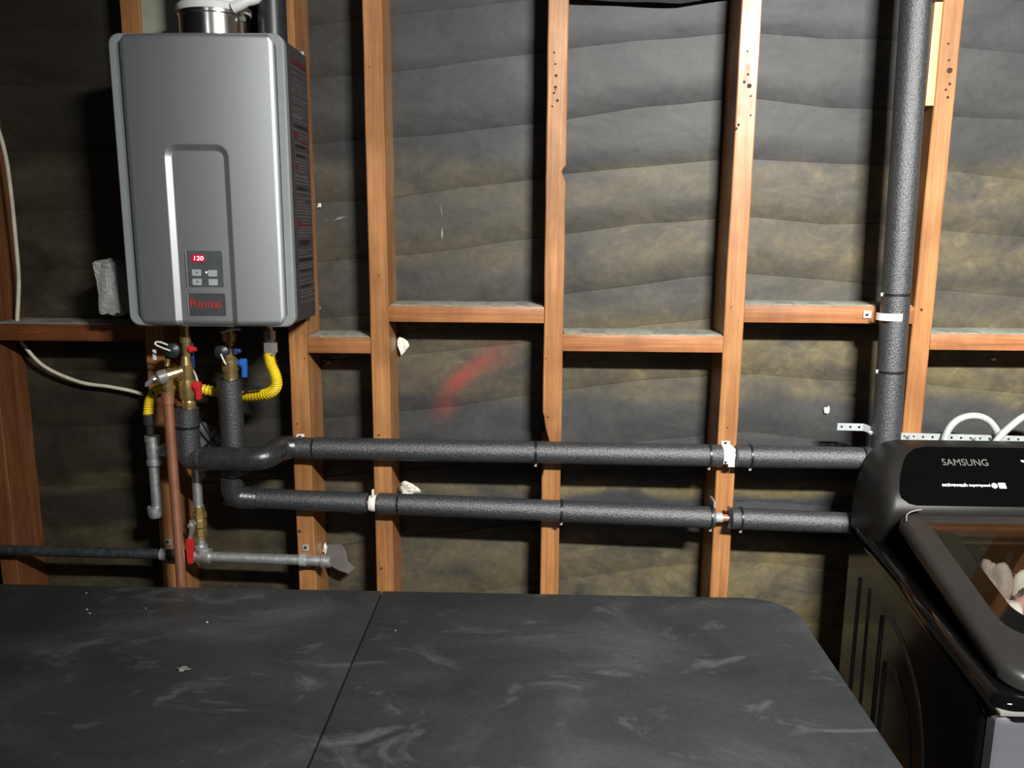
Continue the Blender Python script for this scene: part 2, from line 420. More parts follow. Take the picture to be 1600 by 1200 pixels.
# ------------------------------------------------------------------ the setting: felt-covered sheathing, floor, room shell
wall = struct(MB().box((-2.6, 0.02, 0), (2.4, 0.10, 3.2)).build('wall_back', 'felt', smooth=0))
shape = [(-900, 49), (0, 48), (190, 47), (500, 37), (570, 31), (610, 27), (730, 14), (850, 0), (885, -5), (1000, -19), (1140, -33), (1180, -33), (1290, -24), (1370, -20), (1495, -8), (1600, 1), (2400, 60)]
lines = [-560, -465, -372, -280, -188, -96, -2, 82, 188, 278, 370, 461, 528, 614, 709, 815, 909, 1000, 1092, 1190]
cols = []
for (xa, da), (xb, db) in zip(shape, shape[1:]):
    n = max(1, int((xb - xa) / 60))
    cols += [(xa + (xb - xa) * k / n, da + (db - da) * k / n) for k in range(n)]
cols.append(shape[-1])
rb = random.Random(3)
def jj(k, x): return 2.4 * math.sin(x * 0.011 + k * 1.7) + 1.2 * math.sin(x * 0.031 + k)
for ka, kb in zip(lines, lines[1:]):
    mb = MB(); n = len(cols); loops = [[], [], [], [], []]
    ph = rb.uniform(0, 6)
    for i, (x, d) in enumerate(cols):
        pt = P(x, ka + d + jj(ka, x), 0); pb = P(x, kb + d + jj(kb, x), 0)
        bulge = 0.0012 * math.sin(x * 0.02 + ph)
        h = pt.z - pb.z
        loops[0].append((pt.x, 0.012, pt.z)); loops[1].append((pt.x, -0.0035, pt.z - 0.0024))
        loops[2].append((pb.x, -0.0035 + bulge, pb.z + h * 0.45))
        loops[3].append((pb.x, -0.0016, pb.z + 0.0005)); loops[4].append((pb.x, 0.0005, pb.z - 0.003))
    mb.loft(loops, False, False, closed=False)
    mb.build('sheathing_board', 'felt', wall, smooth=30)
struct(MB().box((-2.6, -4.2, -0.1), (2.4, 0.1, 0)).build('floor', 'concrete', smooth=0))
struct(MB().box((-2.6, -4.2, 3.2), (2.4, 0.1, 3.3)).build('ceiling', 'ceil', smooth=0))
struct(MB().box((-2.7, -4.2, 0), (-2.6, 0.1, 3.2)).build('wall_left', 'plaster', smooth=0))
struct(MB().box((2.4, -4.2, 0), (2.5, 0.1, 3.2)).build('wall_right', 'plaster', smooth=0))
struct(MB().box((-2.6, -4.3, 0), (2.4, -4.2, 3.2)).build('wall_front', 'plaster', smooth=0))
flap = MB()
a0 = P(880, 2, -0.012); a1 = P(1058, 9, -0.012); a2 = P(1140, -4, -0.012)
ups, mids, tips = [], [], []
for k in range(15):
    s = k / 14; q = a0.lerp(a1, s / 0.7) if s < 0.7 else a1.lerp(a2, (s - 0.7) / 0.3)
    ups.append((q.x, -0.004, q.z + 0.10)); mids.append((q.x, -0.012, q.z + 0.012)); tips.append((q.x, -0.030 - 0.004 * math.sin(k), q.z))
flap.loft([ups, mids, tips, [(x, y + 0.002, z) for x, y, z in tips], [(x, y + 0.003, z) for x, y, z in mids]], False, False, closed=False)
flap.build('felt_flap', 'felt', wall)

# ------------------------------------------------------------------ studs and blocking
SW = 0.0435
def stud(x0, width, label, holes=(), knots=(), edge=None, d=0.118, z1=3.19, mat='stud'):
    n = 40; rnd = random.Random(int(x0 * 1000)); fl, fr = [], []
    cuts = sorted(set([0, z1] + [z1 * k / n for k in range(n)] + [z for z, *_ in (edge or [])]))
    mb = MB(); loops = []
    for z in cuts:
        l = x0 + rnd.uniform(-0.0006, 0.0006); r = x0 + width + rnd.uniform(-0.0006, 0.0006); y = SF + rnd.uniform(-0.0005, 0.0005)
        for (ze, dl, dr) in (edge or []):
            if abs(ze - z) < 1e-6: l += dl; r -= dr
        c = 0.0022
        loops.append([(l + c, y, z), (r - c, y, z), (r, y + c, z), (r, SF + d, z), (l, SF + d, z), (l, y + c, z)])
    mb.loft(loops)
    o = tag(mb.build('wall_stud', mat, smooth=25), label, 'stud', 'vertical wall studs')
    for (px, py, r) in holes:
        p = P(px, py, SF - 0.0008)
        MB().lathe((p.x, SF + 0.002, p.z), (0, -1, 0), [(0, r), (0.0034, r), (0.0038, r * 0.5)], 8).build('nail_hole', 'hole', o)
    return o
def xs(px, py): return P(px, py, SF).x
S = {}
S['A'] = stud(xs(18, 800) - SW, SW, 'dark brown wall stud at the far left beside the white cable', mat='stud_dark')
S['B'] = stud(xs(254, 900), SW, 'wall stud behind the copper pipe and the left of the heater')
S['C'] = stud(xs(457, 685), SW, 'wall stud behind the right edge of the water heater', [(464, 662, .002), (468, 830, .004), (476, 560, .0015)])
S['D'] = stud(xs(578, 500), SW - 0.001, 'wall stud between the heater bay and the red paint mark, streaked light', [(592, 680, .0022), (596, 888, .003), (578, 105, .0015), (592, 430, .0015)])
zE = [P(848, y, SF).z for y in (700, 692, 668, 650, 640)]
S['E'] = stud(xs(850, 500), SW + 0.0005, 'wall stud with a chipped lower edge right of the red paint mark',
     [(866, 82, .002), (868, 100, .002), (869, 118, .003), (868, 136, .003), (866, 145, .0025), (871, 157, .003), (863, 166, .002), (868, 140, .0015), (856, 652, .002), (853, 560, .0013)],
     edge=[(zE[0], .018, 0), (zE[1], .017, 0), (zE[2], .006, 0), (zE[3], .002, 0), (zE[4], 0, 0), (P(880, 268, SF).z, 0, .008), (P(880, 276, SF).z, 0, .004), (P(880, 262, SF).z, 0, .004), (P(880, 285, SF).z, 0, 0), (P(880, 252, SF).z, 0, 0)])
S['F'] = stud(xs(1132, 500), SW + 0.0005, 'wall stud crossing the gaps in both insulated pipes, near the washer',
     [(1168, 80, .002), (1169, 116, .0025), (1163, 128, .003), (1171, 134, .005), (1173, 150, .002), (1154, 195, .003), (1150, 201, .0035), (1173, 180, .002), (1143, 480, .0015), (1137, 668, .0018), (1142, 272, .001)])
S['G'] = stud(xs(1427, 500), SW, 'brightly lit wall stud right of the tall vertical pipe',
     [(1482, 68, .0022), (1483, 94, .0022), (1484, 131, .003), (1478, 140, .0025), (1481, 152, .003), (1484, 110, .006), (1440, 484, .003)])
S['H'] = stud(S['G'].location.x + 0.40, SW, 'wall stud behind the washer hoses, out at the right edge')
def block(pxl, pxr, yt, yb, label, mat='block', xl=None, xr=None):
    a = P(pxl, yt, SF); b = P(pxr, yt, SF); zb = P((pxl + pxr) / 2, yb, SF).z; zt = P((pxl + pxr) / 2, yt, SF).z
    x0 = xl if xl is not None else a.x; x1 = xr if xr is not None else b.x
    mb = MB().bevel_box((x0, SF + 0.001, zb), (x1, -0.006, zt), 0.0015)
    o = tag(mb.build('blocking', mat, smooth=25), label, 'wood block', 'short blocks nailed between the studs')
    # settled dust on the top face
    n = 24; r = random.Random(int(yt)); top = []
    d = MB()
    fr = [(x0 + 0.003 + (x1 - x0 - 0.006) * k / n, SF + 0.004 + r.uniform(0, 0.003), zt - 0.0005) for k in range(n + 1)]
    f2 = [(p[0], p[1] + 0.003, zt + 0.0015 + r.uniform(0, 0.0016)) for p in fr]
    bk = [(p[0], -0.012, zt + 0.002 + r.uniform(0, 0.0015)) for p in fr]; b2 = [(p[0], -0.009, zt - 0.0005) for p in fr]
    d.loft([fr, f2, bk, b2], False, False, closed=False)
    stuff(d.build('dust_layer', 'dust', o, label='grey dust lying on the block'))
    return o
def xl(k): return S[k].location.x - SW / 2
def xr(k): return S[k].location.x + SW / 2
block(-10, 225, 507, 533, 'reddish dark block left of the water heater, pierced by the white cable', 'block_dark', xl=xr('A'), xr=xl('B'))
block(480, 580, 527, 552, 'short yellowish block just right of the water heater bottom', xl=xr('C'), xr=xl('D'))
block(605, 850, 479, 504, 'block with dark curly grain above the red paint mark', xl=xr('D'), xr=xl('E'))
block(878, 1127, 524, 550, 'reddish block in the middle bay, set lower than its neighbours', xl=xr('E'), xr=xl('F'))
block(1160, 1420, 478, 505, 'pale sheened block behind the white riser clamp', xl=xr('F'), xr=xl('G'))
block(1455, 1700, 523, 548, 'orange block above the washer hoses at the right edge', xl=xr('G'), xr=xl('H'))
a = P(1446, 165, -0.117); b = P(1459, 165, -0.117)
tag(MB().bevel_box((a.x, -0.117, a.z), (b.x, -0.055, P(1465, 3, -0.117).z), 0.001).build('wood_cleat', 'pine'), 'pale yellow new pine strip beside the tall vertical pipe', 'wood strip')
a = P(1450, 205, -0.085)
tag(MB().bevel_box((a.x - .006, -0.09, a.z - .006), (a.x + .006, -0.078, a.z + .006), 0.001).lathe((a.x, -.09, a.z), (0, -1, 0), [(0, .003), (.002, .003)], 8).build('metal_clip', 'zinc'), 'tiny silver clip under the pale pine strip', 'clip')
a = P(237, 60, -0.112); b = P(345, 60, -0.112)
tag(MB().bevel_box((xr('B'), -0.112, a.z - 0.25), (b.x, -0.10, 2.4), 0.001).build('backing_board', 'palegreen'), 'pale grey-green board behind the vent collar', 'board')

# ------------------------------------------------------------------ table
TZ = 0.81
seam = -0.3395; TR = 0.573; TL = -1.55; TB = -0.266; TF = -1.42
tab = thing('table', (TR - 1.0, -0.8, 0), 'large worn black table with a seam across its top', 'table')
def slab(poly, z0, z1):
    cx = sum(p[0] for p in poly) / len(poly); cy = sum(p[1] for p in poly) / len(poly)
    def ins(p, d):
        v = Vector((cx - p[0], cy - p[1])); v.normalize(); return (p[0] + v.x * d, p[1] + v.y * d)
    return MB().loft([[(*ins(p, .002), z0) for p in poly], [(*p, z0 + .002) for p in poly], [(*p, z1 - .004) for p in poly], [(*ins(p, .0012), z1 - .0012) for p in poly], [(*ins(p, .004), z1) for p in poly]])
right = [(x, y) for x, y in rrect(seam + .0016, TR, TF, TB, (0.10, 0.10, 0.001, 0.001), 10)]
left = [(x, y) for x, y in rrect(TL, seam - .0016, TF, TB, (0.001, 0.001, 0.10, 0.10), 10)]
slab(right, TZ - 0.022, TZ).build('tabletop_half', 'table', tab, 30)
slab(left, TZ - 0.022, TZ).build('tabletop_half', 'table', tab, 30)
MB().box((TL + .1, TF + .1, TZ - .10), (TR - .1, TF + .12, TZ - .022)).box((TL + .1, TB - .12, TZ - .10), (TR - .1, TB - .10, TZ - .022)).box((TL + .1, TF + .12, TZ - .10), (TL + .12, TB - .12, TZ - .022)).box((TR - .12, TF + .12, TZ - .10), (TR - .1, TB - .12, TZ - .022)).build('apron', 'table', tab, 0)
for x in (TL + .14, TR - .14):
    for y in (TF + .14, TB - .14):
        MB().tube([(x, y, 0), (x, y, TZ - .022)], 0.02).build('leg', 'table', tab)
rc = random.Random(5)
for k, (px, py, r) in enumerate(((140, 959, .0022), (136, 953, .0018), (135, 927, .0015), (324, 973, .0022), (228, 951, .0016), (618, 986, .0016))):
    p = PZ(px, py, TZ)
    tag(crumple((p.x, p.y, TZ + r * .6), (r, r, r * .7), 50 + k, 1).build('plaster_crumb', 'paperwhite'), ('white crumb left of the copper pipe foot on the table, nearer of a pair', 'white crumb left of the copper pipe foot on the table, farther of a pair', 'faint white crumb at the table back edge under the left stud', 'white crumb on the table in front of the shut-off valve', 'small crumb on the table just left of the copper pipe', 'lone crumb on the table just right of the seam')[k], 'crumb', 'white crumbs on the table')
p = PZ(286, 1047, TZ)
tag(crumple((p.x, p.y, TZ + .002), (.012, .007, .0022), 61, 2, .5).build('paint_chip', 'dust'), 'grey torn chip lying on the black table, largest speck', 'chip')

# ------------------------------------------------------------------ water heater
HX0, HX1, HZ0, HZ1, HY = -0.853, -0.502, 1.411, 1.992, -0.300
ht = thing('water_heater', ((HX0 + HX1) / 2, SF, HZ0), 'grey metallic tankless water heater hung on the studs', 'water heater')
def rr_loop(x0, x1, z0, z1, r, y, n=6): return [(x, y, z) for x, z in rrect(x0, x1, z0, z1, r, n)]
MB().loft([rr_loop(HX0 + .006, HX1 - .003, HZ0 + .004, HZ1 - .004, .012, y) for y in (HY + .02, SF - .004)] + [rr_loop(HX0 + .010, HX1 - .007, HZ0 + .008, HZ1 - .008, .012, SF - .0005)]).build('casing', 'case', ht, 35, 'charcoal steel casing')
MB().loft([rr_loop(HX0 + .001, HX1 - .001, HZ0 + .001, HZ1 - .001, .022, HY + .024), rr_loop(HX0, HX1, HZ0, HZ1, .022, HY + .020), rr_loop(HX0, HX1, HZ0, HZ1, .022, HY + .003), rr_loop(HX0 + .003, HX1 - .003, HZ0 + .003, HZ1 - .003, .020, HY), rr_loop(HX0 + .0155, HX1 - .0155, HZ0 + .0125, HZ1 - .0125, .016, HY), rr_loop(HX0 + .0155, HX1 - .0155, HZ0 + .0125, HZ1 - .0125, .016, HY + .010)]).build('rim', 'rim', ht, 35, 'light grey rim')
GX0, GX1 = P(182, 200, HY).x + .0, P(430, 200, HY).x
GX0 = HX0 + .0215; GX1 = HX1 - .0165
GZ0, GZ1 = HZ0 + .002, HZ1 - .001
MB().loft([rr_loop(GX0 - .0015, GX1 + .0015, GZ0 + .003, GZ1 - .003, .021, y) for y in (HY + .010, HY + .004)]).build('gasket', 'gap', ht, 35, 'dark gap around the front cover')
# front cover: shallow convex sheet, filleted edge, recessed arch running out at the bottom
AX0, AX1 = P(262, 300, HY - .01).x, P(361, 300, HY - .01).x
AZT = P(306, 226, HY - .01).z
def arch_sdf(x, z):
    r = .026; cx = (AX0 + AX1) / 2; hw = (AX1 - AX0) / 2
    dx = abs(x - cx) - (hw - r); dz = z - (AZT - r)
    if dz <= 0: return dx - r
    return math.hypot(max(dx, 0), max(dz, 0)) - r if dx > 0 else dz - r
def sstep(a, b, t): t = min(1, max(0, (t - a) / (b - a))); return t * t * (3 - 2 * t)
def lin(a, b, t): return min(1, max(0, (t - a) / (b - a)))
def grid_line(lo, hi, feats, coarse, finestep, span):
    out = [lo]
    while out[-1] < hi - 1e-9:
        s = finestep if any(abs(out[-1] + finestep - f) < span for f in feats) else coarse
        out.append(min(hi, out[-1] + s))
    return out
us = grid_line(GX0, GX1, [GX0, GX1, AX0 + .006, AX1 - .006], .006, .0012, .014)
vsz = grid_line(GZ0, GZ1, [GZ0, GZ1, AZT - .016], .006, .0014, .024)
mb = MB(); gm = (GX0 + GX1) / 2; gh = (GX1 - GX0) / 2; CR = .021; FIL = .012
for z in vsz:
    e = min(z - GZ0, GZ1 - z); cut = 0.0
    if e < CR: cut = CR - math.sqrt(max(0, CR * CR - (CR - e) ** 2))
    hw = gh - cut
    for x in us:
        xx = gm + (x - gm) / gh * hw
        de = min(e, hw - abs(xx - gm))
        fil = FIL - math.sqrt(max(0, FIL * FIL - (FIL - min(de, FIL)) ** 2))
        conv = .012 * ((xx - gm) / gh) ** 2
        rec = .0075 * lin(.0, .0115, -arch_sdf(xx, z))
        mb.v.append((xx, HY - .016 + fil + conv + rec, z))
nu = len(us)
for j in range(len(vsz) - 1):
    for i in range(nu - 1):
        mb.f.append((j * nu + i, j * nu + i + 1, (j + 1) * nu + i + 1, (j + 1) * nu + i))
cov = mb.build('front_cover', 'hgrey', ht, 70)
FY = HY - .016 + .0075          # face of the recess near its middle
def fy(px, py):
    q = P(px, py, FY); return FY + .012 * ((q.x - gm) / gh) ** 2
def film(px0, py0, px1, py1, name, mat, t=.0014, dy=0.0, r=.003, parent=ht, label=None):
    y = min(fy(px0, py0), fy(px1, py1)) + dy
    a = P(px0, py1, y); b = P(px1, py0, y)
    return MB().loft([rr_loop(a.x, b.x, a.z, b.z, r, y + .003, 3), rr_loop(a.x, b.x, a.z, b.z, r, y - t + .0004, 3), rr_loop(a.x + .0004, b.x - .0004, a.z + .0004, b.z - .0004, r, y - t, 3)]).build(name, mat, parent, 35, label)
cp = film(292, 392, 347, 448, 'control_panel', 'panel', label='dark control film with four buttons')
ds = film(299.5, 398, 319, 409, 'display', 'led_bg', .0020, 0, .0015, cp, 'red lit display')
yb = fy(299, 398)
c = P(310.5, 403.5, yb - .0042)
text_mb('120', c, .0190, .0088, (1, 0, -.01), (0.10, 0, 1), .0003).build('display_digits', 'led', cp, 0, 'glowing digits')
for (px, py) in ((307.5, 426), (332.5, 427), (308.5, 440.5), (333.5, 441)):
    bt = film(px - 6.8, py - 5, px + 6.8, py + 5, 'button', 'button', .0028, 0, .002, cp)
    if px < 320:
        cc = P(px, py, fy(px, py) - .0030)
        MB().prism([(cc.x - .003, cc.z - .002), (cc.x + .003, cc.z - .002), (cc.x, cc.z + .003)] if py < 432 else [(cc.x - .003, cc.z + .002), (cc.x, cc.z - .003), (cc.x + .003, cc.z + .002)], 1, cc.y, cc.y + .001).build('button_arrow', 'btn_mark', cp, 0) if True else None
c = P(322.5, 425.5, fy(322, 425) - .0016)
MB().lathe(c, (0, -1, 0), [(-.001, .0016), (.0006, .0016)], 10).build('indicator_light', 'led_w', cp)
bd = film(294.5, 458.5, 352, 493, 'badge_plate', 'plate', label='dark badge with red lettering')
c = P(321.5, 474, fy(320, 474) - .0017)
text_mb('Rinnai', c, .0640, .0175, (1, 0, -.008), (0, 0, 1), .0004).build('badge_lettering', 'logo', bd, 0, 'red lettering')
for (x0, y0, x1, y1, par) in ((290.5, 392, 295.0, 449, cp), (293.0, 459, 297.5, 493, bd)):
    p0 = P(x0 + .6, y0, fy(x0, y0) - .0012); p1 = P(x1 - 2.2, y1, fy(x1, y1) - .0012)
    mx = (p0.x + p1.x) / 2
    MB().bevel_box((mx - .0011, p0.y - .0012, p1.z), (mx + .0011, p0.y + .003, p0.z), .0004).build('silver_edge', 'line', par)
# print on the right-hand side of the casing
sx = HX1 - .003
lp = MB(); lr = MB(); ld = MB()
y0, y1 = HY + .055, SF - .012
zt = HZ1 - .05; r4 = random.Random(11)
z = zt
while z > HZ0 + .04:
    k = r4.random()
    hgt = .0022 if k < .8 else .005
    ll = y0 + r4.uniform(0, .012); rr = y1 - r4.uniform(0, .05) * (k > .5)
    tgt = lp if k < .86 else ld
    tgt.box((sx - .0006, ll, z), (sx + .0005, rr, z + hgt)); z -= r4.choice((.006, .007, .0075, .012))
for z, h, ya, yb2 in ((zt + .006, .010, y0, y1), (zt - .142, .012, y0 + .0, y0 + .03), (zt - .15, .003, y0 + .04, y1), (zt - .205, .010, y0, y0 + .025), (zt - .217, .003, y0 + .02, y0 + .06), (zt - .325, .014, y0, y0 + .03), (zt - .322, .004, y0 + .03, y1)):
    lr.box((sx - .0006, ya, z), (sx + .0008, yb2, z + h))
ld.box((sx - .0006, y0, HZ0 + .132), (sx + .0008, y1, HZ0 + .139))
stuff(lp.build('warning_print', 'print_grey', ht, 0, 'rows of dim warning print')); stuff(lr.build('red_warning_print', 'print_dim', ht, 0, 'dull red warning headings')); stuff(ld.build('dark_print', 'print_dark', ht, 0))
MB().bevel_box((HX1 - .045, SF - .020, HZ1 - .012), (HX1 - .004, SF - .004, HZ1 - .002), .002).build('mounting_tab', 'chrome', ht)
# ------------------------------------------------------------------ vent on top
VY = -0.205
vc = P(335, 30, VY); vr = (P(387, 30, VY).x - P(283, 30, VY).x) / 2
vt = thing('vent_pipe', (vc.x, VY, HZ1), 'stainless vent collar with a white hood on top of the heater', 'vent pipe')
MB().lathe((vc.x, VY, HZ1 - .006), (0, 0, 1), [(0, vr + .004), (.010, vr + .004), (.011, vr), (.052, vr), (.054, vr + .002), (.060, vr + .002)], 40).build('collar', 'steel', vt)
zc = HZ1 + .054
MB().lathe((vc.x, VY, zc), (0, 0, 1), [(0, vr + .004), (.012, vr + .006), (.016, vr - .002), (.26, vr - .002)], 40).build('white_sleeve', 'white', vt)
p0 = P(400, 2, VY - .05); 
MB().tube(smooth_path([(vc.x + vr * .8, VY - .05, zc + .002), (vc.x + vr + .012, VY - .045, zc + .016), (vc.x + vr + .040, VY - .03, zc + .045), (vc.x + vr + .05, VY - .02, zc + .2)], 5), .011, 12).build('white_spout', 'white', vt)
MB().lathe((vc.x + vr - .004, VY - .03, zc - .014), (1, -.3, 0), [(0, .006), (.008, .006), (.010, .003)], 10).build('clamp_screw', 'chrome', vt)
tag(MB().tube([(vc.x + vr + .042, VY + .03, HZ1 - .004), (vc.x + vr + .042, VY + .03, 2.58)], .030, 24).build('intake_duct', 'blackcap'), 'black intake duct right of the stainless vent collar', 'duct')

# plastic bag / manual pouch left of the heater
a = P(183, 448, -.17)
t_ = bmesh.new(); bmesh.ops.create_cube(t_, size=1.0); bmesh.ops.subdivide_edges(t_, edges=t_.edges[:], cuts=7, use_grid_fill=True)
rg = random.Random(21)
for v in t_.verts:
    n = v.co.normalized(); q = v.co.lerp(n * .6, .25)
    k = 1 + .08 * math.sin(6 * q.z + 5 * q.y) + .05 * math.sin(9 * q.x + 14 * q.z * q.y + 2) + rg.uniform(-.02, .02)
    wz = 1.0 - .25 * max(0, q.z)
    v.co = Vector((q.x * .046 * k * wz - .010 * q.z, q.y * .07 * k, q.z * .118 * (1 + .05 * math.sin(14 * q.x)))) + Vector((a.x, -.185, a.z))
bag = MB().absorb(t_)
bag = tag(bag.build('plastic_bag', 'bag', smooth=50), 'clear crumpled plastic bag tucked at the left side of the heater', 'plastic bag')

# ------------------------------------------------------------------ plumbing under the heater
HYV, CYV, GYV = -.225, -.170, -.200
def PX_(x, y, Y): return P(x, y, Y)
def stack(px, Y, rows, n=16):
    """rows = (py, half-width in px): stepped turned profile hanging from the top row down"""
    top = P(px, rows[0][0], Y); prof = []
    for py, hw in rows:
        q = P(px, py, Y); prof.append((top.z - q.z, hw / F_PX * (Y - CAM.y) / 1.0 * 1.0))
    return MB().lathe(top, (0, 0, -1), prof, n)
hv = thing('hot_isolation_valve', P(290, 640, HYV), 'brass valve set with red handles under the heater', 'valve')
stack(288, HYV, [(505, 9), (512, 9), (512.5, 7), (524, 7), (524.5, 8.5), (536, 8.5), (537, 6.5), (558, 6.5)], 12).build('upper_nut', 'brass', hv, 25)
stack(290, HYV, [(556, 7), (570, 9), (571, 10), (592, 10), (593, 12.5), (600, 13.5), (618, 13.5), (625, 11), (626, 11.5), (636, 11.5), (640, 10)], 14).build('valve_body', 'brass', hv, 25)
a = P(290, 577, HYV); b = P(262, 586, HYV - .02)
ax = (b - a).normalized()
MB().lathe(a, ax, [(0, .011), (.012, .011), (.0125, .0095), (.018, .0095), (.0185, .0125), (.030, .0125), (.031, .014), (.046, .014)], 14).build('side_branch', 'brass', hv, 25)
MB().lathe(a + ax * .040, ax, [(0, .0145), (.003, .0155), (.018, .0155), (.022, .012)], 18).build('relief_cap', 'greycap', hv, 30)
lv = a + ax * .058
MB().lathe(lv, ax, [(0, .004), (.012, .004), (.014, .002)], 8).build('relief_pin', 'chrome', hv)
MB().loft([[(lv.x + x, lv.y - .006 + t, lv.z + z) for x, z in ((-.002, .006), (-.004, -.002), (-.024, -.019), (-.030, -.018), (-.028, -.010), (-.010, .006))] for t in (0, .003)]).build('relief_lever', 'greycap', hv, 20)
a = P(262, 592, HYV - .018)
MB().lathe(a, (0, 0, -1), [(0, .0115), (.012, .0115), (.016, .0145), (.023, .0145), (.024, .0125), (.036, .0125), (.037, .011)], 14).build('outlet_nut', 'brass', hv, 25)
a = P(296, 545, HYV - .004)
MB().lathe((a.x - .006, a.y, a.z), (1, -.1, -.03), [(0, .0035), (.006, .0035), (.0065, .008), (.010, .0088), (.014, .0075), (.014, .0055), (.021, .0050), (.022, .004)], 14).build('drain_handle', 'red', hv)
a = P(302, 603, HYV - .008)
def lever(a, mat, parent, drop):
    MB().lathe((a.x - .004, a.y, a.z), (1, 0, 0), [(0, .006), (.006, .006), (.007, .0105), (.019, .0105), (.021, .008)], 16).build('lever_hub', mat, parent)
    MB().bevel_box((a.x + .007, a.y - .010, a.z - drop), (a.x + .018, a.y + .004, a.z + .002), .003).build('lever_handle', mat, parent)
lever(a, 'red', hv, .029)
def cap_with_strap(cx, cy, Y, r, parent, path):
    a = P(cx, cy, Y)
    MB().lathe((a.x, a.y + .012, a.z), (0.1, -1, .05), [(0, r), (.010, r), (.013, r * .93), (.016, r * .55), (.018, r * .3)], 20).build('black_cap', 'blackcap', parent)
    MB().tube(smooth_path([P(x, y, Y - .010 + .001 * i) for i, (x, y) in enumerate(path)], 5), .0020, 8).build('cap_strap', 'white', parent)
cap_with_strap(268, 548, HYV - .012, .0165, hv, ((266, 548), (255, 544), (244, 539), (243, 535), (250, 534.5), (262, 539)))
MB().tube([P(262, 560, HYV), P(261, 572, HYV)], .006, 10).build('drain_port', 'brass', hv)
MB().bevel_box(tuple(P(239, 562.5, HYV + .02)), tuple(P(244, 544.5, HYV + .023)), .0005).build('white_tag', 'white', hv)
a = P(300, 553, HYV + .02)
MB().bevel_box((a.x - .004, a.y, a.z - .032), (a.x + .004, a.y + .004, a.z + .028), .001).build('blue_tag', 'dblue', hv)

cv = thing('cold_isolation_valve', P(358, 594, CYV), 'brass valve set with blue handles above the insulated pipe', 'valve')
stack(357, CYV, [(505, 9), (514, 9), (520, 9), (520.5, 11), (532, 11), (535, 7), (540, 7), (541, 5), (560, 5)], 12).build('upper_nut', 'brass', cv, 25)
stack(359, CYV, [(555, 7), (558, 9), (562, 13), (574, 13.5), (580, 12.5), (581, 11), (594, 11)], 14).build('valve_body', 'brass', cv, 25)
a = P(366, 548, CYV - .004)
MB().lathe((a.x - .004, a.y, a.z), (1, -.1, 0), [(0, .0035), (.005, .0035), (.0055, .008), (.009, .0088), (.013, .0075), (.013, .0055), (.019, .0050), (.020, .004)], 14).build('drain_handle', 'dblue', cv)
a = P(374, 567, CYV - .004)
lever(a, 'blue', cv, .032)
cap_with_strap(345, 550, CYV - .02, .0165, cv, ((345, 553), (348, 560), (351, 566), (353, 569)))
MB().tube(smooth_path([P(340, 514, CYV - .02), P(346, 519, CYV - .022), (P(354, 517, CYV - .022)), P(362, 514, CYV - .02), P(375, 514.5, CYV - .02)], 5), .0030, 8).build('upper_strap', 'white', cv)
a = P(344, 512, CYV - .018)
MB().lathe(a, (0, -1, -.1), [(0, .010), (.008, .010), (.010, .006)], 16).build('upper_cap', 'blackcap', cv)

gh_ = thing('gas_connector', P(420, 555, GYV), 'yellow corrugated gas hose looping under the heater with silver nuts', 'gas hose')
stack(420, GYV, [(505, 6), (516, 6), (516.5, 10), (531, 10), (532, 7), (534, 7), (534.5, 12), (550, 12), (552, 9), (556, 8)], 6).build('hex_nut', 'chrome', gh_, 15)
path = smooth_path([P(420, 551, GYV), P(423, 568, GYV), P(430, 585, GYV), P(432, 602, GYV + .004), P(421, 614, GYV + .015), P(395, 619, GYV + .045), P(365, 617, GYV + .079), P(330, 611, GYV + .079), P(295, 604, GYV + .079), P(262, 604, GYV + .06), P(242, 612, GYV + .045), P(234, 628, GYV + .035), P(232, 648, GYV + .03)], 18)
rad = [.0115 + .0013 * math.cos(i * PI / 1.5) for i in range(len(path))]
MB().tube(path, rad, 16).build('corrugated_hose', 'yellow', gh_, 60)
a = P(232, 646, GYV + .03)
MB().lathe(a, (0.02, 0, -1), [(0, .0115), (.004, .013), (.026, .013), (.028, .009), (.048, .009)], 12).build('hose_end', 'blackcap', gh_, 25)
pl = [P(382, 611, GYV + .03), P(392, 607, GYV + .02), P(408, 606, GYV + .006)]
MB().tube(pl, .004, 8).build('hose_tag', 'blackcap', gh_)

dl = thing('gas_drip_leg', P(243, 806, -.17), 'galvanised drip leg with tee and end cap beside the copper pipe', 'pipe fitting')
stack(237.5, -.17, [(681, 12), (689, 12), (690, 10.5), (694, 11)], 16).build('tee_collar', 'galv', dl)
stack(238.5, -.17, [(689, 10.5), (700, 11.5), (714, 10.5), (718, 10.5), (718.5, 12), (726, 12)], 16).build('tee_body', 'galv', dl)
a = P(240, 703, -.17)
MB().lathe(a, (1, 0, 0), [(0, .012), (.020, .012), (.021, .015), (.030, .015), (.0305, .010), (.04, .010)], 16).build('tee_outlet', 'galv', dl)
stack(240, -.17, [(722, 8.3), (795, 8.3)], 16).build('nipple', 'galv', dl)
stack(242, -.17, [(791, 12), (796, 12.5), (800, 12), (804, 11.5), (808, 9.5)], 16).build('end_cap', 'galv', dl)

ct = P(262, 618, HYV - .018); cb = PZ(286, 925, TZ)
cpth = [ct, Vector((ct.x + .001, ct.y, .70)), Vector((ct.x + .001, ct.y, .02))]
cu = thing('copper_discharge_pipe', (ct.x, ct.y, .02), 'bare copper pipe dropping from the relief valve behind the table', 'copper pipe')
MB().tube(cpth, .0112, 18).build('pipe', 'copper', cu)
MB().lathe((ct.x, ct.y, ct.z + .008), (0, 0, -1), [(0, .0135), (.026, .0135), (.028, .0115)], 18).build('coupling', 'copper', cu)
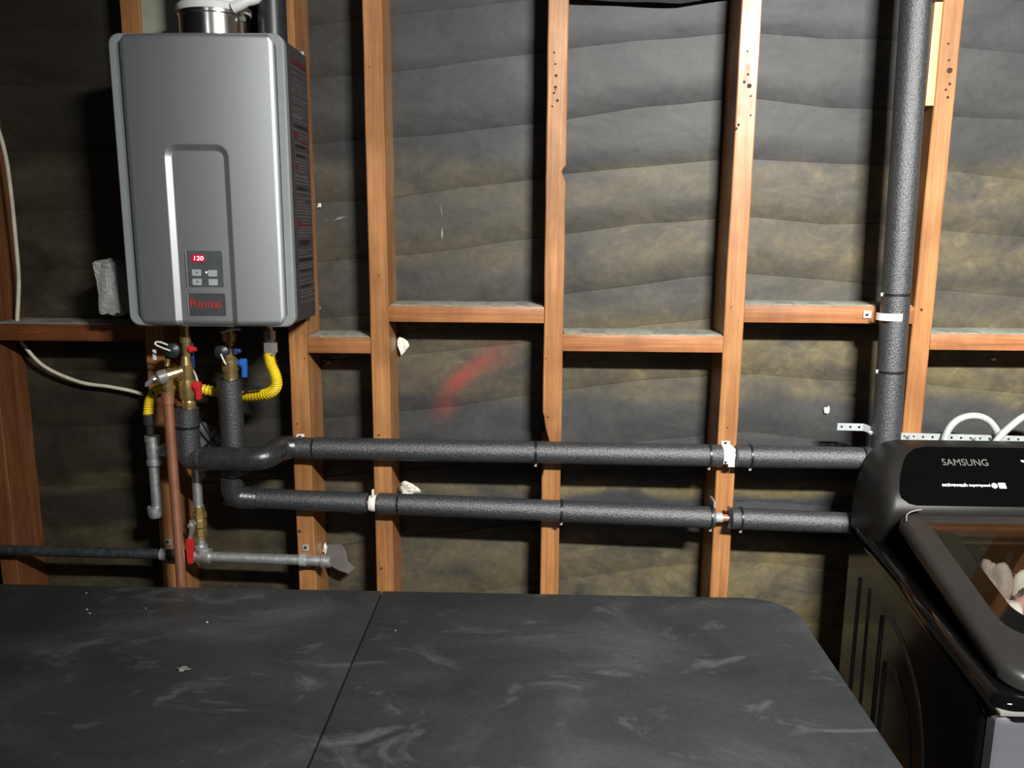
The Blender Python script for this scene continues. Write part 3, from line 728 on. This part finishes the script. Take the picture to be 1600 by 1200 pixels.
# the table back edge must clear the pipe
tag(MB().tube(smooth_path([P(239, 612, -.165), P(240, 635, -.16), P(237, 665, -.145), P(234, 690, -.14), P(230, 730, -.13)], 6), .0045, 8).build('black_cable', 'tie'), 'thin black cable hanging beside the yellow hose end', 'cable')

# gas manifold along the studs
GY = -.145
gm0 = P(-160, 857, GY); gmt = P(313, 869, GY); gme = P(520, 879, GY)
def along(px, a, b, Y):
    p = P(px, 600, Y); s = (p.x - a.x) / (b.x - a.x); return a.lerp(b, s)
gmn = thing('gas_manifold', (gmt.x, GY, gmt.z), 'horizontal steel gas pipe with tee and shut-off valve above the table', 'gas pipe')
ga = P(-40, 858.5, GY); gb = P(262, 866, GY)
MB().tube([ga + Vector((-.5, 0, 0.008)), ga, gb + Vector((.03, 0, 0)), P(300, 868, GY)], .0130, 18).build('black_pipe', 'blackpipe', gmn)
MB().lathe(P(297, 868, GY), (1, 0, 0), [(0, .015), (.004, .0175), (.010, .0175), (.011, .0155), (.036, .0155), (.037, .0185), (.050, .0185), (.051, .0145)], 18).build('tee', 'galv', gmn)
tp = P(315, 869, GY)
MB().lathe((tp.x, GY, tp.z), (0, 0, 1), [(0, .014), (.018, .014), (.019, .0165), (.028, .0165), (.029, .0105), (.052, .0105)], 18).build('tee_branch', 'galv', gmn)
MB().tube([P(330, 870, GY), P(508, 876.5, GY)], .0128, 18).build('galvanised_pipe', 'galv', gmn)
MB().lathe(P(503, 876.5, GY), (1, 0, -.015), [(0, .0165), (.006, .0170), (.007, .0155), (.020, .0155), (.023, .012)], 18).build('end_cap', 'galv', gmn)
bv = thing('gas_shutoff_valve', P(313, 838, GY), 'brass gas shut-off valve with red lever over the tee', 'valve')
vb = stack(311, GY, [(790, 9), (800, 9.5), (801, 12), (808, 12), (809, 9), (814, 11), (822, 11), (826, 9), (827, 10.5), (835, 10.5), (837, 8), (842, 8)], 8).build('valve_body', 'brass', bv, 20)
a = P(299, 818, GY - .02)
mb = MB().loft([[P(x, y, GY - .026 + t) for x, y in ((296, 812), (305, 812), (304.5, 826), (301, 833), (300.5, 843), (293.5, 843), (296, 832), (295.5, 822))] for t in (0, .002)])
mb.lathe(P(301, 818, GY - .012), (0, -1, 0), [(0, .006), (.018, .006), (.020, .004)], 8)
lvr = mb.build('lever_plate', 'chrome', bv, 20)
MB().loft([[P(x, y, GY - .030 + t) for x, y in ((291.5, 842), (302.5, 842), (302.5, 860), (301.5, 880), (296, 881.5), (293, 879), (291, 860))] for t in (0, .002, .006, .008)]).build('lever_grip', 'red', bv, 30, 'red plastic grip')
rp0 = P(307, 742, GY); rp1 = P(310, 795, GY)
tag(MB().tube([P(304, 700, GY), rp0, rp1], .0110, 16).build('gas_riser_pipe', 'galv'), 'short silver vertical pipe above the brass gas valve', 'gas pipe')
def clamp(px, py, Y, r, axis, label, mat='zinc', group=None, tabs=True):
    """two-eared pipe clamp: half band round the pipe with screw tabs lying on the wood"""
    c = P(px, py, Y); o = thing('pipe_clamp', c, label, 'clamp', group)
    n = 12; w = .008
    outer, inner = [], []
    for k in range(n + 1):
        a = PI * k / n - PI / 2
        outer.append((-(math.cos(a)) * (r + .0016), math.sin(a) * (r + .0016))); inner.append((-(math.cos(a)) * r, math.sin(a) * r))
    prof = outer + inner[::-1]
    if axis == 'x': loops = [[(c.x + s * w, Y + d, c.z + h) for d, h in prof] for s in (-1, 1)]
    else: loops = [[(c.x + h, Y + d, c.z + s * w) for d, h in prof] for s in (-1, 1)]
    mb = MB(); k0 = len(mb.v); m = len(prof)
    for l in loops: mb.v += l
    mb.quadloop(0, m, m)
    for i in range(n): mb.f.append((i, i + 1, m - 2 - i, m - 1 - i)); mb.f.append((m + i, m + i + 1, m + m - 2 - i, m + m - 1 - i))
    mb.build('band', mat, o, 30)
    if tabs:
        for s in (-1, 1):
            e0, e1 = r, r + .017
            if axis == 'x': b0 = (c.x - w, SF - .0035, c.z + min(s * e0, s * e1)); b1 = (c.x + w, SF - .0015, c.z + max(s * e0, s * e1)); sc = (c.x, SF - .0035, c.z + s * (r + .010))
            else: b0 = (c.x + min(s * e0, s * e1), SF - .0035, c.z - w); b1 = (c.x + max(s * e0, s * e1), SF - .0015, c.z + w); sc = (c.x + s * (r + .010), SF - .0035, c.z)
            tb = MB().bevel_box(b0, b1, .0008).build('tab', mat, o)
            MB().lathe(sc, (0, -1, 0), [(0, .0036), (.0014, .0036), (.002, .002)], 10).build('screw', 'blackcap', o)
    return o
clamp(257, 866, GY, .0135, 'x', 'small clamp on the black gas pipe left of the copper pipe')
clamp(474, 875, GY, .0135, 'x', 'small clamp on the silver gas pipe near its end cap')

# ------------------------------------------------------------------ insulated pipes
RY = -.152
def ties(root, pts, r, path_dir):
    for p in pts:
        mb = MB(); d = Vector(path_dir).normalized()
        mb.lathe(p - d * .0022, d, [(0, r + .0004), (0, r + .0020), (.0044, r + .0020), (.0044, r + .0004)], 24)
        t = mb.build('cable_tie', 'tie', root)
        s = p + Vector((0, -.004, -(r + .003))) if abs(d.x) > .5 else p + Vector((-(r + .003), -.004, 0))
        MB().bevel_box((s.x - .003, s.y - .003, s.z - .004), (s.x + .003, s.y + .003, s.z + .004), .001).build('tie_head', 'tie_white', t)
def sleeve(root, pts, r, name='foam_sleeve', mat='foam', n=24):
    pts = [Vector(p) for p in pts]
    d0 = (pts[1] - pts[0]).normalized(); d1 = (pts[-1] - pts[-2]).normalized()
    full = [pts[0], pts[0] + d0 * .0015, *pts[1:-1], pts[-1] - d1 * .0015, pts[-1]]
    rad = [r - .002] + [r] * (len(full) - 2) + [r - .002]
    return MB().tube(full, rad, n).build(name, mat, root, 50)
FR = .0258
hp = thing('insulated_hot_pipe', P(700, 705, RY), 'upper black foam-insulated pipe running from the red-handled valve to the washer', 'insulated pipe')
def H(px):   # centre line of the upper run
    s = (px - 460) / (1372 - 460); return P(px, 699.5 + s * 17.0, RY)
sleeve(hp, [P(291.5, 637, HYV), P(292.5, 665, HYV)], .0262)
ties(hp, [P(292.5, 666.5, HYV)], .0255, (0, 0, 1))
el = bend([P(292.5, 667.5, HYV), P(295, 716, HYV), P(318, 716, HYV - .006)], .030, 8)
sleeve(hp, el, .0262)
b2 = bend([P(306, 716.5, HYV - .004), P(418, 716.5, HYV - .006), P(438, 699, RY - .012), P(460, 698, RY)], .035, 8)
sleeve(hp, b2, .0265, 'taped_sleeve', 'tape')
MB().tube([P(436, 704, RY - .022), P(452, 699, RY - .002)], [.0272, .0262], 24).build('tape_wrap', 'tape', hp)
for a, b in ((450, 489), (491, 836), (838, 1107), (1109, 1128)):
    sleeve(hp, [H(a), H(b)], FR if a > 480 else FR - .0012)
for a, b in ((1149, 1171), (1173, 1347), (1349, 1366)): sleeve(hp, [H(a), H(b)], FR)
ties(hp, [H(837), H(1108), H(1172), H(1348)], FR, (1, 0, -.01))
MB().tube([H(489.2), H(491.2)], FR - .003, 20).build('pipe_joint', 'tie', hp)
MB().tube([H(1120), H(1155)], .0085, 14).build('copper_pipe', 'copper', hp)

cpipe = thing('insulated_cold_pipe', P(700, 790, RY), 'lower black foam-insulated pipe running from the blue-handled valve to the washer', 'insulated pipe')
def Cc(px):
    s = (px - 380) / (1345 - 380); return P(px, 777.5 + s * 40.5, RY)
cz0 = P(358, 592, CYV); 
sleeve(cpipe, [cz0, Vector((cz0.x + .001, CYV, P(362, 742, CYV).z))], .0272)
sleeve(cpipe, bend([P(363, 744, CYV), P(365, 776.5, CYV + .004), P(400, 778.3, RY)], .022, 8), .0265, 'taped_elbow', 'tape')
for a, b in ((384, 574), (591, 621), (623, 876), (878, 1109), (1111, 1116)):
    sleeve(cpipe, [Cc(a), Cc(b)], FR - .002 if a < 580 else FR - .0005)
for a, b in ((1141, 1156), (1158, 1420)): sleeve(cpipe, [Cc(a), Cc(b)], FR - .001)
ties(cpipe, [Cc(877), Cc(1110), Cc(1157)], FR, (1, 0, -.03))
MB().tube([Cc(620.8), Cc(623.2)], FR - .003, 20).build('pipe_joint', 'tie', cpipe)
MB().tube([Cc(570), Cc(595)], .0085, 14).build('copper_pipe', 'copper', cpipe)
MB().tube([Cc(1112), Cc(1145)], .0085, 14).build('copper_pipe', 'copper', cpipe)
MB().tube([Cc(1116), Cc(1128)], .0115, 16).build('tape_sleeve', 'zinc', cpipe)

rz = thing('insulated_riser_pipe', P(1385, 700, RY - .002), 'tall vertical black foam-insulated pipe by the brightly lit stud', 'insulated pipe')
RT = P(1434, -120, RY - .002); RB = P(1384, 690, RY - .002)
RT = P(1431, 0, RY - .002); dirv = (RT - RB).normalized(); RT = RT + dirv * .45
def Rr(py):
    a = P(1431, 0, RY - .002); k = py / 690.0
    z = P(1431 - 47 * k, py, RY - .002).z; s = (z - RB.z) / (RT.z - RB.z); return RB.lerp(RT, s)
RR = .0305
for a, b in ((-100000, 459), (461, 579), (581, 700)):
    p0 = RT if a < -9999 else Rr(a)
    sleeve(rz, [p0, Rr(b)], RR if b < 600 else RR + .0005)
ties(rz, [Rr(460), Rr(580)], RR - .001, (0, 0, 1))
e0 = Rr(690)
sleeve(rz, bend([e0, Vector((e0.x - .002, e0.y, H(1360).z)), H(1352)], .028, 8), RR - .004, 'foam_elbow')

# clamps that hold them
st = 'strapwhite'
def plate_clip(px, py, label, w, h, extra=None):
    c = P(px, py, SF - .004)
    o = thing('pipe_hanger', c, label, 'clamp')
    return o, c
o = thing('pipe_hanger', P(468, 690, SF), 'white hook hanger at the left end of the upper insulated pipe', 'clamp')
c = P(469, 686, SF)
MB().loft([[P(x, y, SF - .004 + t) for x, y in ((463, 690), (463, 680), (465.5, 678), (475, 678), (476, 682), (472, 683), (471, 687), (468, 692), (466, 697), (463, 697))] for t in (0, .002)]).build('hook_plate', st, o, 0)
MB().loft([[P(x, y, SF - .004 + t) for x, y in ((463, 708), (466, 710), (468, 714), (465, 716.5), (461.5, 714))] for t in (0, .002)]).build('lower_tab', st, o, 0)
MB().lathe(P(469, 682.5, SF - .003), (0, -1, 0), [(0, .004), (.003, .004), (.004, .002)], 10).build('screw', 'blackcap', o)
o = thing('pipe_hanger', Cc(582), 'white plastic hanger in the gap of the lower insulated pipe', 'clamp')
q = Cc(582)
MB().lathe(q - Vector((.0095, 0, 0)), (1, 0, -.03), [(0, .012), (.002, .0185), (.005, .020), (.015, .020), (.018, .0185)], 18).build('ring', st, o)
MB().bevel_box((q.x + .001, q.y - .012, q.z + .017), (q.x + .006, q.y - .004, q.z + .036), .001).build('stem', st, o)
o = thing('pipe_hanger', H(1137), 'bright two-hole hanger where the upper insulated pipe crosses a stud', 'clamp')
pts = ((1127, 689), (1140, 689), (1141, 694), (1139, 696), (1139, 700), (1143, 703), (1148, 706), (1149, 712), (1147, 716), (1141, 719), (1138, 722), (1138, 725), (1128, 725), (1129, 712), (1130, 700), (1128, 696))
MB().loft([[P(x, y, RY - .012 + t) for x, y in pts] for t in (0, .002)]).build('hanger_plate', st, o, 0)
MB().bevel_box(tuple(P(1131, 722, SF - .0005)), tuple(Vector((P(1143, 694, SF).x, RY - .011, P(1143, 694, SF).z))), .002).build('saddle', st, o)
for y in (691.5, 722): MB().lathe(P(1133.5, y, RY - .0115), (0, -1, 0), [(0, .0032), (.0022, .0032), (.003, .002)], 10).build('screw', 'blackcap', o)
o = clamp(1392, 494, RY - .002, RR + .0006, 'z', 'bright white band clamp round the tall vertical pipe', st)
o = thing('pipe_hanger', Cc(1121), 'grey hanger pin where the lower insulated pipe crosses a stud', 'clamp')
q = P(1117, 790, RY - .015)
MB().bevel_box((q.x - .003, q.y, q.z - .006), (q.x + .003, SF, q.z + .008), .001).build('pin', 'greycap', o)
q = Cc(1138)
MB().loft([[(q.x + x, RY - .014 + t, q.z + z) for x, z in ((-.004, .025), (.003, .027), (.005, .012), (.003, 0), (.005, -.015), (.002, -.021), (-.005, -.019), (.000, -.004), (.001, .01))] for t in (0, .02)]).build('hook', 'blackcap', o, 20)

# perforated hanger strap
def perforated(pa, pb, pitch, hw, name, label, tail=None):
    o = thing(name, pa, label, 'metal strap'); d = (pb - pa); L = d.length; d.normalize(); up = Vector((0, -1, 0)).cross(d).normalized()
    if up.z < 0: up = -up
    mb = MB(); n = int(L / pitch); r = .0030; th = Vector((0, -.0012, 0))
    for i in range(n):
        c = pa + d * (pitch * (i + .5)); inn, out = [], []
        for k in range(8):
            a = 2 * PI * k / 8; inn.append(c + (d * math.cos(a) + up * math.sin(a)) * r)
            sx = max(-1, min(1, 1.4 * math.cos(a))) * pitch / 2; sy = max(-1, min(1, 1.4 * math.sin(a))) * hw; out.append(c + d * sx + up * sy)
        k0 = len(mb.v); mb.v += [tuple(q) for q in out] + [tuple(q) for q in inn] + [tuple(q + th) for q in out] + [tuple(q + th) for q in inn]
        for k in range(8):
            j = (k + 1) % 8
            mb.f += [(k0 + k, k0 + j, k0 + 8 + j, k0 + 8 + k), (k0 + 16 + k, k0 + 24 + k, k0 + 24 + j, k0 + 16 + j), (k0 + 8 + k, k0 + 8 + j, k0 + 24 + j, k0 + 24 + k), (k0 + k, k0 + 16 + k, k0 + 16 + j, k0 + j)]
    mb.build('strap_band', 'zinc', o, 20)
    return o
o = perforated(P(1308, 666.5, -.128), P(1352, 667.5, -.128), .0200, .0085, 'hanger_strap', 'short perforated metal strap end left of the tall vertical pipe')
a, b = P(1348, 667.4, -.128), P(1368, 678, -.15)
lp_ = []
for k in range(7):
    s = k / 6; q = a.lerp(b, s); q.z = a.z + (b.z - a.z) * s * s; lp_.append(q)
MB().loft([[(q.x, q.y, q.z - .0085) for q in lp_], [(q.x, q.y, q.z + .0085) for q in lp_], [(q.x, q.y - .0012, q.z + .0085) for q in lp_], [(q.x, q.y - .0012, q.z - .0085) for q in lp_]], False, False, closed=False).build('twisted_tail', 'zinc', o)
MB().lathe(P(1360, 676, -.155), (0, -1, 0), [(0, .005), (.004, .005), (.005, .003)], 6).build('bolt', 'chrome', o)
o = perforated(P(1405, 681.5, SF - .003), P(1720, 690, SF - .003), .0217, .0085, 'hanger_strap', 'long perforated metal strap behind the washer hoses')
for px in (1418, 1521): MB().lathe(P(px, 685 if px > 1500 else 682, SF - .004), (0, -1, 0), [(0, .005), (.003, .005), (.005, .003)], 10).build('screw', 'chrome', o)

# ------------------------------------------------------------------ cables and scraps on the wall
cab = smooth_path([P(-40, 150, -.10), P(-8, 192, -.10), P(8, 240, -.095), P(17, 300, -.09), P(24, 370, -.08), P(29, 430, -.075), P(28.5, 470, -.075), P(27, 503, -.075), P(30, 522, -.07), P(38, 540, -.06), P(70, 573, -.045), P(125, 597, -.035), P(175, 605, -.03), P(225, 617, -.03), P(300, 650, -.03), P(370, 606, -.03), P(300, 560, -.03)], 8)
tag(MB().tube(cab[:105], .0046, 10).build('white_cable', 'cable'), 'cream cable curving down the left wall and through the block', 'cable')
tag(MB().tube(smooth_path([P(299, 575, -.16), P(305, 585, -.15), P(309, 600, -.15), P(308, 615, -.14)], 6), .0026, 8).build('white_wire', 'cable'), 'short white wire arching behind the red lever', 'wire')
a = P(325, 684, -.06)
gb_ = thing('outlet_box', a, 'grey crumpled cover crossed by black cords between the two insulated drops', 'outlet cover')
crumple((a.x, -.055, a.z), (.028, .018, .034), 33, 3, .2).build('cover', 'greycap', gb_, 25)
MB().tube(smooth_path([P(312, 655, -.10), P(322, 672, -.105), P(332, 686, -.105), P(345, 702, -.10)], 5), .0022, 8).build('cord', 'tie', gb_)
MB().tube(smooth_path([P(345, 668, -.10), P(336, 680, -.107), P(326, 692, -.107), P(315, 702, -.10)], 5), .0022, 8).build('cord', 'tie', gb_)
def scrap(px, py, Y, size, seed, name, label, mat='paperwhite', sub=2, amp=.4, cat='scrap'):
    c = P(px, py, Y); return tag(crumple(c, size, seed, sub, amp).build(name, mat, smooth=20), label, cat)
scrap(629, 540, -.014, (.012, .008, .018), 3, 'paper_scrap', 'small white paper wad below the curly-grained block')
scrap(639, 764, -.085, (.021, .014, .017), 4, 'paper_scrap', 'white crumpled paper wad resting behind the lower insulated pipe', sub=3)
scrap(1291, 641, -.010, (.006, .003, .008), 6, 'paper_scrap', 'white paper fleck left of the tall vertical pipe')
scrap(508, 857, -.05, (.006, .004, .013), 8, 'paper_scrap', 'white torn scrap above the gas pipe end cap')
for k, (px, py, sz) in enumerate(((506, 562, .008), (513, 566, .009), (521, 559, .006))):
    tag(crumple(P(px, py, -.010), (sz, .004, sz * .45), 70 + k, 1, .7).build('cobweb_lint', 'dust', smooth=0), ('lint tuft under the short yellowish block, leftmost of three', 'lint tuft under the short yellowish block, middle of three', 'lint tuft under the short yellowish block, rightmost of three')[k], 'lint', 'lint tufts under the short block')
tag(crumple(P(1552, 561, -.008), (.010, .003, .004), 80, 1, .7).build('cobweb_tuft', 'paperwhite', smooth=0), 'pale lint tuft under the orange block at the right', 'lint')
tag(crumple(P(499, 321, -.010), (.004, .003, .008), 90, 1, .5).build('white_fleck', 'paperwhite', smooth=0), 'white fleck on the felt at the right side of the heater', 'fleck')
tag(crumple(P(500, 481, -.090), (.004, .003, .005), 91, 1, .3).build('bracket_bolt', 'chrome', smooth=0), 'bright bolt at the lower right corner of the heater', 'bolt')
fp = ((512, 851), (533, 850), (541, 862), (543, 876), (555, 887), (545, 896), (530, 892), (516, 884), (509, 868))
mb = MB().loft([[P(x, y, -.045 - .0006 * (y - 850) + .002 * math.sin(x) + t) for x, y in fp] for t in (0, .0015)])
tag(mb.build('felt_scrap', 'greyflap', smooth=0), 'grey torn felt flap hanging behind the gas pipe end cap', 'felt scrap')

# ------------------------------------------------------------------ washer
WX0, WX1, WYB, WYF = .726, 1.412, -.185, -.800
ws = thing('washing_machine', ((WX0 + WX1) / 2, (WYB + WYF) / 2, 0), 'black top-loading washing machine with a glass lid, right of the table', 'washing machine')
def deck(y): return .970 + (y + .25) * .13
def lidz(y): return 1.050 + (y + .36) * .265
# body shell: rounded footprint, open top following the sloped deck
foot = rrect(WX0, WX1, WYF, WYB, (.03, .012, .012, .03), 6)
MB().loft([[(x, y, .02) for x, y in foot], [(x, y, deck(y) - .035) for x, y in foot]], True, False).build('cabinet', 'wside', ws, 35)
# embossed ribs pressed into the side panel
def rib(pts, r, name='embossed_rib'):
    return MB().tube([(WX0 + r * .35, y, z) for y, z in pts], r, 10).build(name, 'wside', ws, 60)
def arch_path(y0, y1, zt, zb, ry, rz_):
    out = [(y0, zb), (y0, zt - .02), (y0 - .004, zt - .006), (y0 - .016, zt)]
    for k in range(1, 13):
        a = PI / 2 * k / 12; out.append((y0 - .016 - (abs(y1 - y0) - .016) * math.sin(a), zt - rz_ * (1 - math.cos(a))))
    out.append((y1, zb)); return out
rib(arch_path(-.392, -.620, .845, .12, .2, .24), .007)
rib(arch_path(-.425, -.575, .760, .12, .15, .20), .006)
rib([(-.265, .12), (-.265, .86)], .006); rib([(-.335, .12), (-.320, .86)], .005)
# front steel panel and trim
MB().loft([[(x, WYF - .016, z) for x, z in rrect(WX0 + .010, WX1 - .010, .10, .868, .012, 4)], [(x, WYF - .012, z) for x, z in rrect(WX0 + .004, WX1 - .004, .094, .874, .014, 4)], [(x, WYF + .01, z) for x, z in rrect(WX0 + .004, WX1 - .004, .094, .874, .014, 4)]]).build('front_panel', 'wsteel', ws, 40, 'silver front panel')
MB().bevel_box((WX0 + .006, WYF - .019, .874), (WX1 - .006, WYF + .02, .882), .003).build('chrome_trim', 'chrome', ws)
# top deck with the tub opening
def dl_loop(ins, dz, r, ypad=0.0, fn=deck): return [(x, y, fn(y) + dz) for x, y in rrect(WX0 + ins, WX1 - ins, WYF - .016 + ins + ypad, -.20 - ypad, r, 8)]
def open_loop(dz, r=.10): return [(x, y, deck(y) + dz) for x, y in rrect(.80, 1.34, -.735, -.330, r, 8)]
MB().loft([dl_loop(.002, -.042, .03), dl_loop(-.001, -.030, .032), dl_loop(-.001, -.012, .032), dl_loop(.004, -.003, .030), dl_loop(.014, .001, .026), open_loop(.001), open_loop(-.004), open_loop(-.05)], False, False).build('top_deck', 'wblack', ws, 40, 'glossy black top deck')
tl = [[(1.07 + .275 * s * math.cos(a), -.533 + .215 * s * math.sin(a), z) for a in [2 * PI * k / 36 for k in range(36)]] for s, z in ((1.0, .905), (1.02, .80), (1.0, .55), (.9, .50))]
MB().loft(tl, False, True).build('tub', 'tub', ws)
# lid: rounded frame with a window, hinged at the console
def lid_loop(ins, dz, r, n=8): return [(x, y, lidz(y) + dz) for x, y in rrect(.748 + ins, WX1 - .022 - ins, -.806 + ins, -.372 - ins * .3, (.055, .012, .012, .055) if r is None else r, n)]
win = lambda dz, ins=0: [(x, y, lidz(y) + dz) for x, y in rrect(.797 + ins, 1.33 - ins, -.716 + ins, -.392 - ins, (.05, .006, .006, .05), 8)]
MB().loft([lid_loop(.004, -.034, None), lid_loop(0, -.028, None), lid_loop(0, -.012, None), lid_loop(.004, -.004, None), lid_loop(.012, 0, None), win(.0), win(-.003, .001), win(-.020, .004), win(-.030, .028)], False, False).build('lid_frame', 'wlid', ws, 40, 'dark lid frame')
MB().loft([win(-.005, .001), win(-.0015, .001)]).build('lid_glass', 'glass', ws, 20, 'tinted glass lid window')
MB().loft([win(-.006, .0), win(-.0055, .042), win(-.008, .042), win(-.008, .0)], False, False).build('glass_border', 'wblack', ws, 20, 'black printed border of the glass')
# console
yT, yB, zT_, zB_ = -.255, -.372, 1.158, 1.040
def face_y(z): return yT + (yB - yT) * (zT_ - z) / (zT_ - zB_)
def con_poly(ins=0.0):
    x0, x1 = WX0 + ins, WX1 - ins
    pts = [(x0 - .000, .955), (x0 + .000, 1.000), (x0 + .001, 1.028), (x0 + .005, 1.060), (x0 + .012, 1.090), (x0 + .023, 1.117), (x0 + .038, 1.138), (x0 + .058, 1.152), (x0 + .085, zT_)]
    return pts + [(x0 + x1 - x, z) for x, z in reversed(pts)]
cpoly = con_poly()
def fyc(z): return face_y(z) if z > zB_ else yB + (zB_ - z) * .8
mb = MB(); half = len(cpoly) // 2
rows = [[(x, WYB - .004, z) for x, z in cpoly], [(x, min(WYB - .02, fyc(z) + .03), z) for x, z in cpoly],
        [(x + (.004 if x < 1 else -.004), fyc(z) + .012, z - (.002 if z > 1.15 else 0)) for x, z in cpoly],
        [(x + (.012 if x < 1 else -.012), fyc(z) + .003, z - (.005 if z > 1.13 else 0)) for x, z in cpoly],
        [(x + (.022 if x < 1 else -.022), fyc(z - .006), z - (.008 if z > 1.11 else .002)) for x, z in cpoly]]
mb.loft(rows, True, False)
k = len(cpoly) * 4; m = len(cpoly)
for i in range(half - 1): mb.f.append((k + i, k + i + 1, k + m - 2 - i, k + m - 1 - i))
mb.build('console_body', 'wcap', ws, 50, 'charcoal console with rounded ends')
U = Vector((0, yT - yB, zT_ - zB_)).normalized(); Nn = Vector((1, 0, 0)).cross(U)     # up along the face, outward normal
def on_face(px, py, lift=.0):
    o0 = Vector((0, yB, zB_)) + Nn * lift; d = ray(px, py); t = (o0 - CAM).dot(Nn) / d.dot(Nn); return CAM + d * t
fpz = [on_face(x, y, .003) for x, y in ((1432, 790), (1420, 787), (1408, 778), (1405, 768), (1407, 745), (1412, 722), (1418, 709), (1428, 701), (1445, 698))]
farx = WX1 - .06
zt_ = fpz[-1]; zb0 = fpz[0]
floop = fpz + [Vector((farx - .02, zt_.y, zt_.z)), Vector((farx, zt_.y - .02, zt_.z - .02)), Vector((farx, zb0.y + .02, zb0.z + .02)), Vector((farx - .02, zb0.y, zb0.z))]
MB().loft([[tuple(p - Nn * .006) for p in floop], [tuple(p) for p in floop]]).build('display_panel', 'wblack', ws, 20, 'glossy black control panel')
t0 = on_face(1507.5, 722.5, .0036)
wd = (on_face(1544, 724, .0036) - on_face(1472, 721, .0036)).length
text_mb('SAMSUNG', t0, wd, (on_face(1507, 718, .002) - on_face(1507, 728, .002)).length, (1, 0, 0), U, .0004).build('lettering', 'wtext', ws, 0, 'grey maker lettering')
for txt, xa, xb, yy in (('activewash', 1472, 1511, 757.5), ('superspeed', 1514, 1547, 758.8)):
    a, b = on_face(xa, yy, .0036), on_face(xb, yy, .0036)
    text_mb(txt, (a + b) / 2, (b - a).length, .0080, (1, 0, 0), U, .0004).build('small_lettering', 'led_w', ws, 0, 'small lit white lettering')
q = on_face(1554, 759, .0036); MB().lathe(q, Nn, [(-.001, .0058), (.0006, .0058)], 16).build('round_mark', 'led_w', ws)
q = on_face(1566, 759, .0036)
MB().loft([[tuple(q + Vector((1, 0, 0)) * u + U * v + Nn * t) for u, v in ((-.0075, -.0065), (.0075, -.0065), (.0075, .0065), (-.0075, .0065))] for t in (-.001, .0006)]).build('square_mark', 'button', ws)
q = on_face(1600, 722, .0036); MB().loft([[tuple(q + Vector((1, 0, 0)) * u + U * v + Nn * t) for u, v in ((-.006, .004), (-.003, .000), (.03, -.002), (.03, .003))] for t in (-.001, .0006)]).build('display_mark', 'led_w', ws)
# chrome line at the lid corner
cpts = [Vector((.752, -.402, lidz(-.40) + .004)), Vector((.760, -.384, lidz(-.385) + .006)), Vector((.775, -.374, lidz(-.375) + .008)), Vector((.795, -.371, lidz(-.37) + .010))]
MB().tube(smooth_path(cpts, 4), .0014, 6).build('chrome_line', 'chrome', ws)
for x, y in ((WX0 + .06, WYF + .06), (WX1 - .06, WYF + .06), (WX0 + .06, WYB - .06), (WX1 - .06, WYB - .06)):
    MB().lathe((x, y, 0), (0, 0, 1), [(0, .022), (.02, .022), (.021, .012)], 12).build('foot', 'blackcap', ws)
# laundry
def cloth(center, size, seed, mat, label, cat='laundry'):
    mb = crumple(center, size, seed, 4, .20); return tag(mb.build('towel', mat, smooth=60), label, cat)
cloth((.952, -.385, .895), (.030, .040, .060), 101, 'cloth_grey', 'grey towel bunched under the washer lid, leftmost of the laundry')
cloth((1.024, -.392, .890), (.034, .036, .058), 102, 'cloth_green', 'pale green towel under the washer lid at the back')
cloth((.972, -.462, .885), (.026, .030, .045), 103, 'cloth_pink', 'dusty pink towel between other laundry under the washer lid')
cloth((.915, -.500, .870), (.032, .050, .048), 104, 'cloth_white', 'white towel nearest the front under the washer lid')
cloth((1.050, -.550, .865), (.080, .065, .050), 105, 'cloth_white', 'white towel at the right edge under the washer lid')
# hoses looping behind the console
def hose(pts, Y, label):
    path = smooth_path([P(x, y, Y) for x, y in pts], 10)
    path = [Vector((path[0].x - .002, Y, .7))] + path + [Vector((path[-1].x + .003, Y, .7))]
    return tag(MB().tube(path, .0078, 14).build('washer_hose', 'hose'), label, 'hose', 'hoses looping behind the washer')
hose(((1473, 705), (1478, 680), (1489, 662), (1506, 652), (1526, 650), (1543, 656), (1555, 669), (1562, 685), (1565, 705)), -.139, 'left grey hose arching up behind the washer console')
hose(((1548, 705), (1560, 685), (1577, 668), (1600, 651), (1630, 642), (1665, 655), (1680, 690)), -.158, 'right grey hose rising behind the washer console to the picture edge')
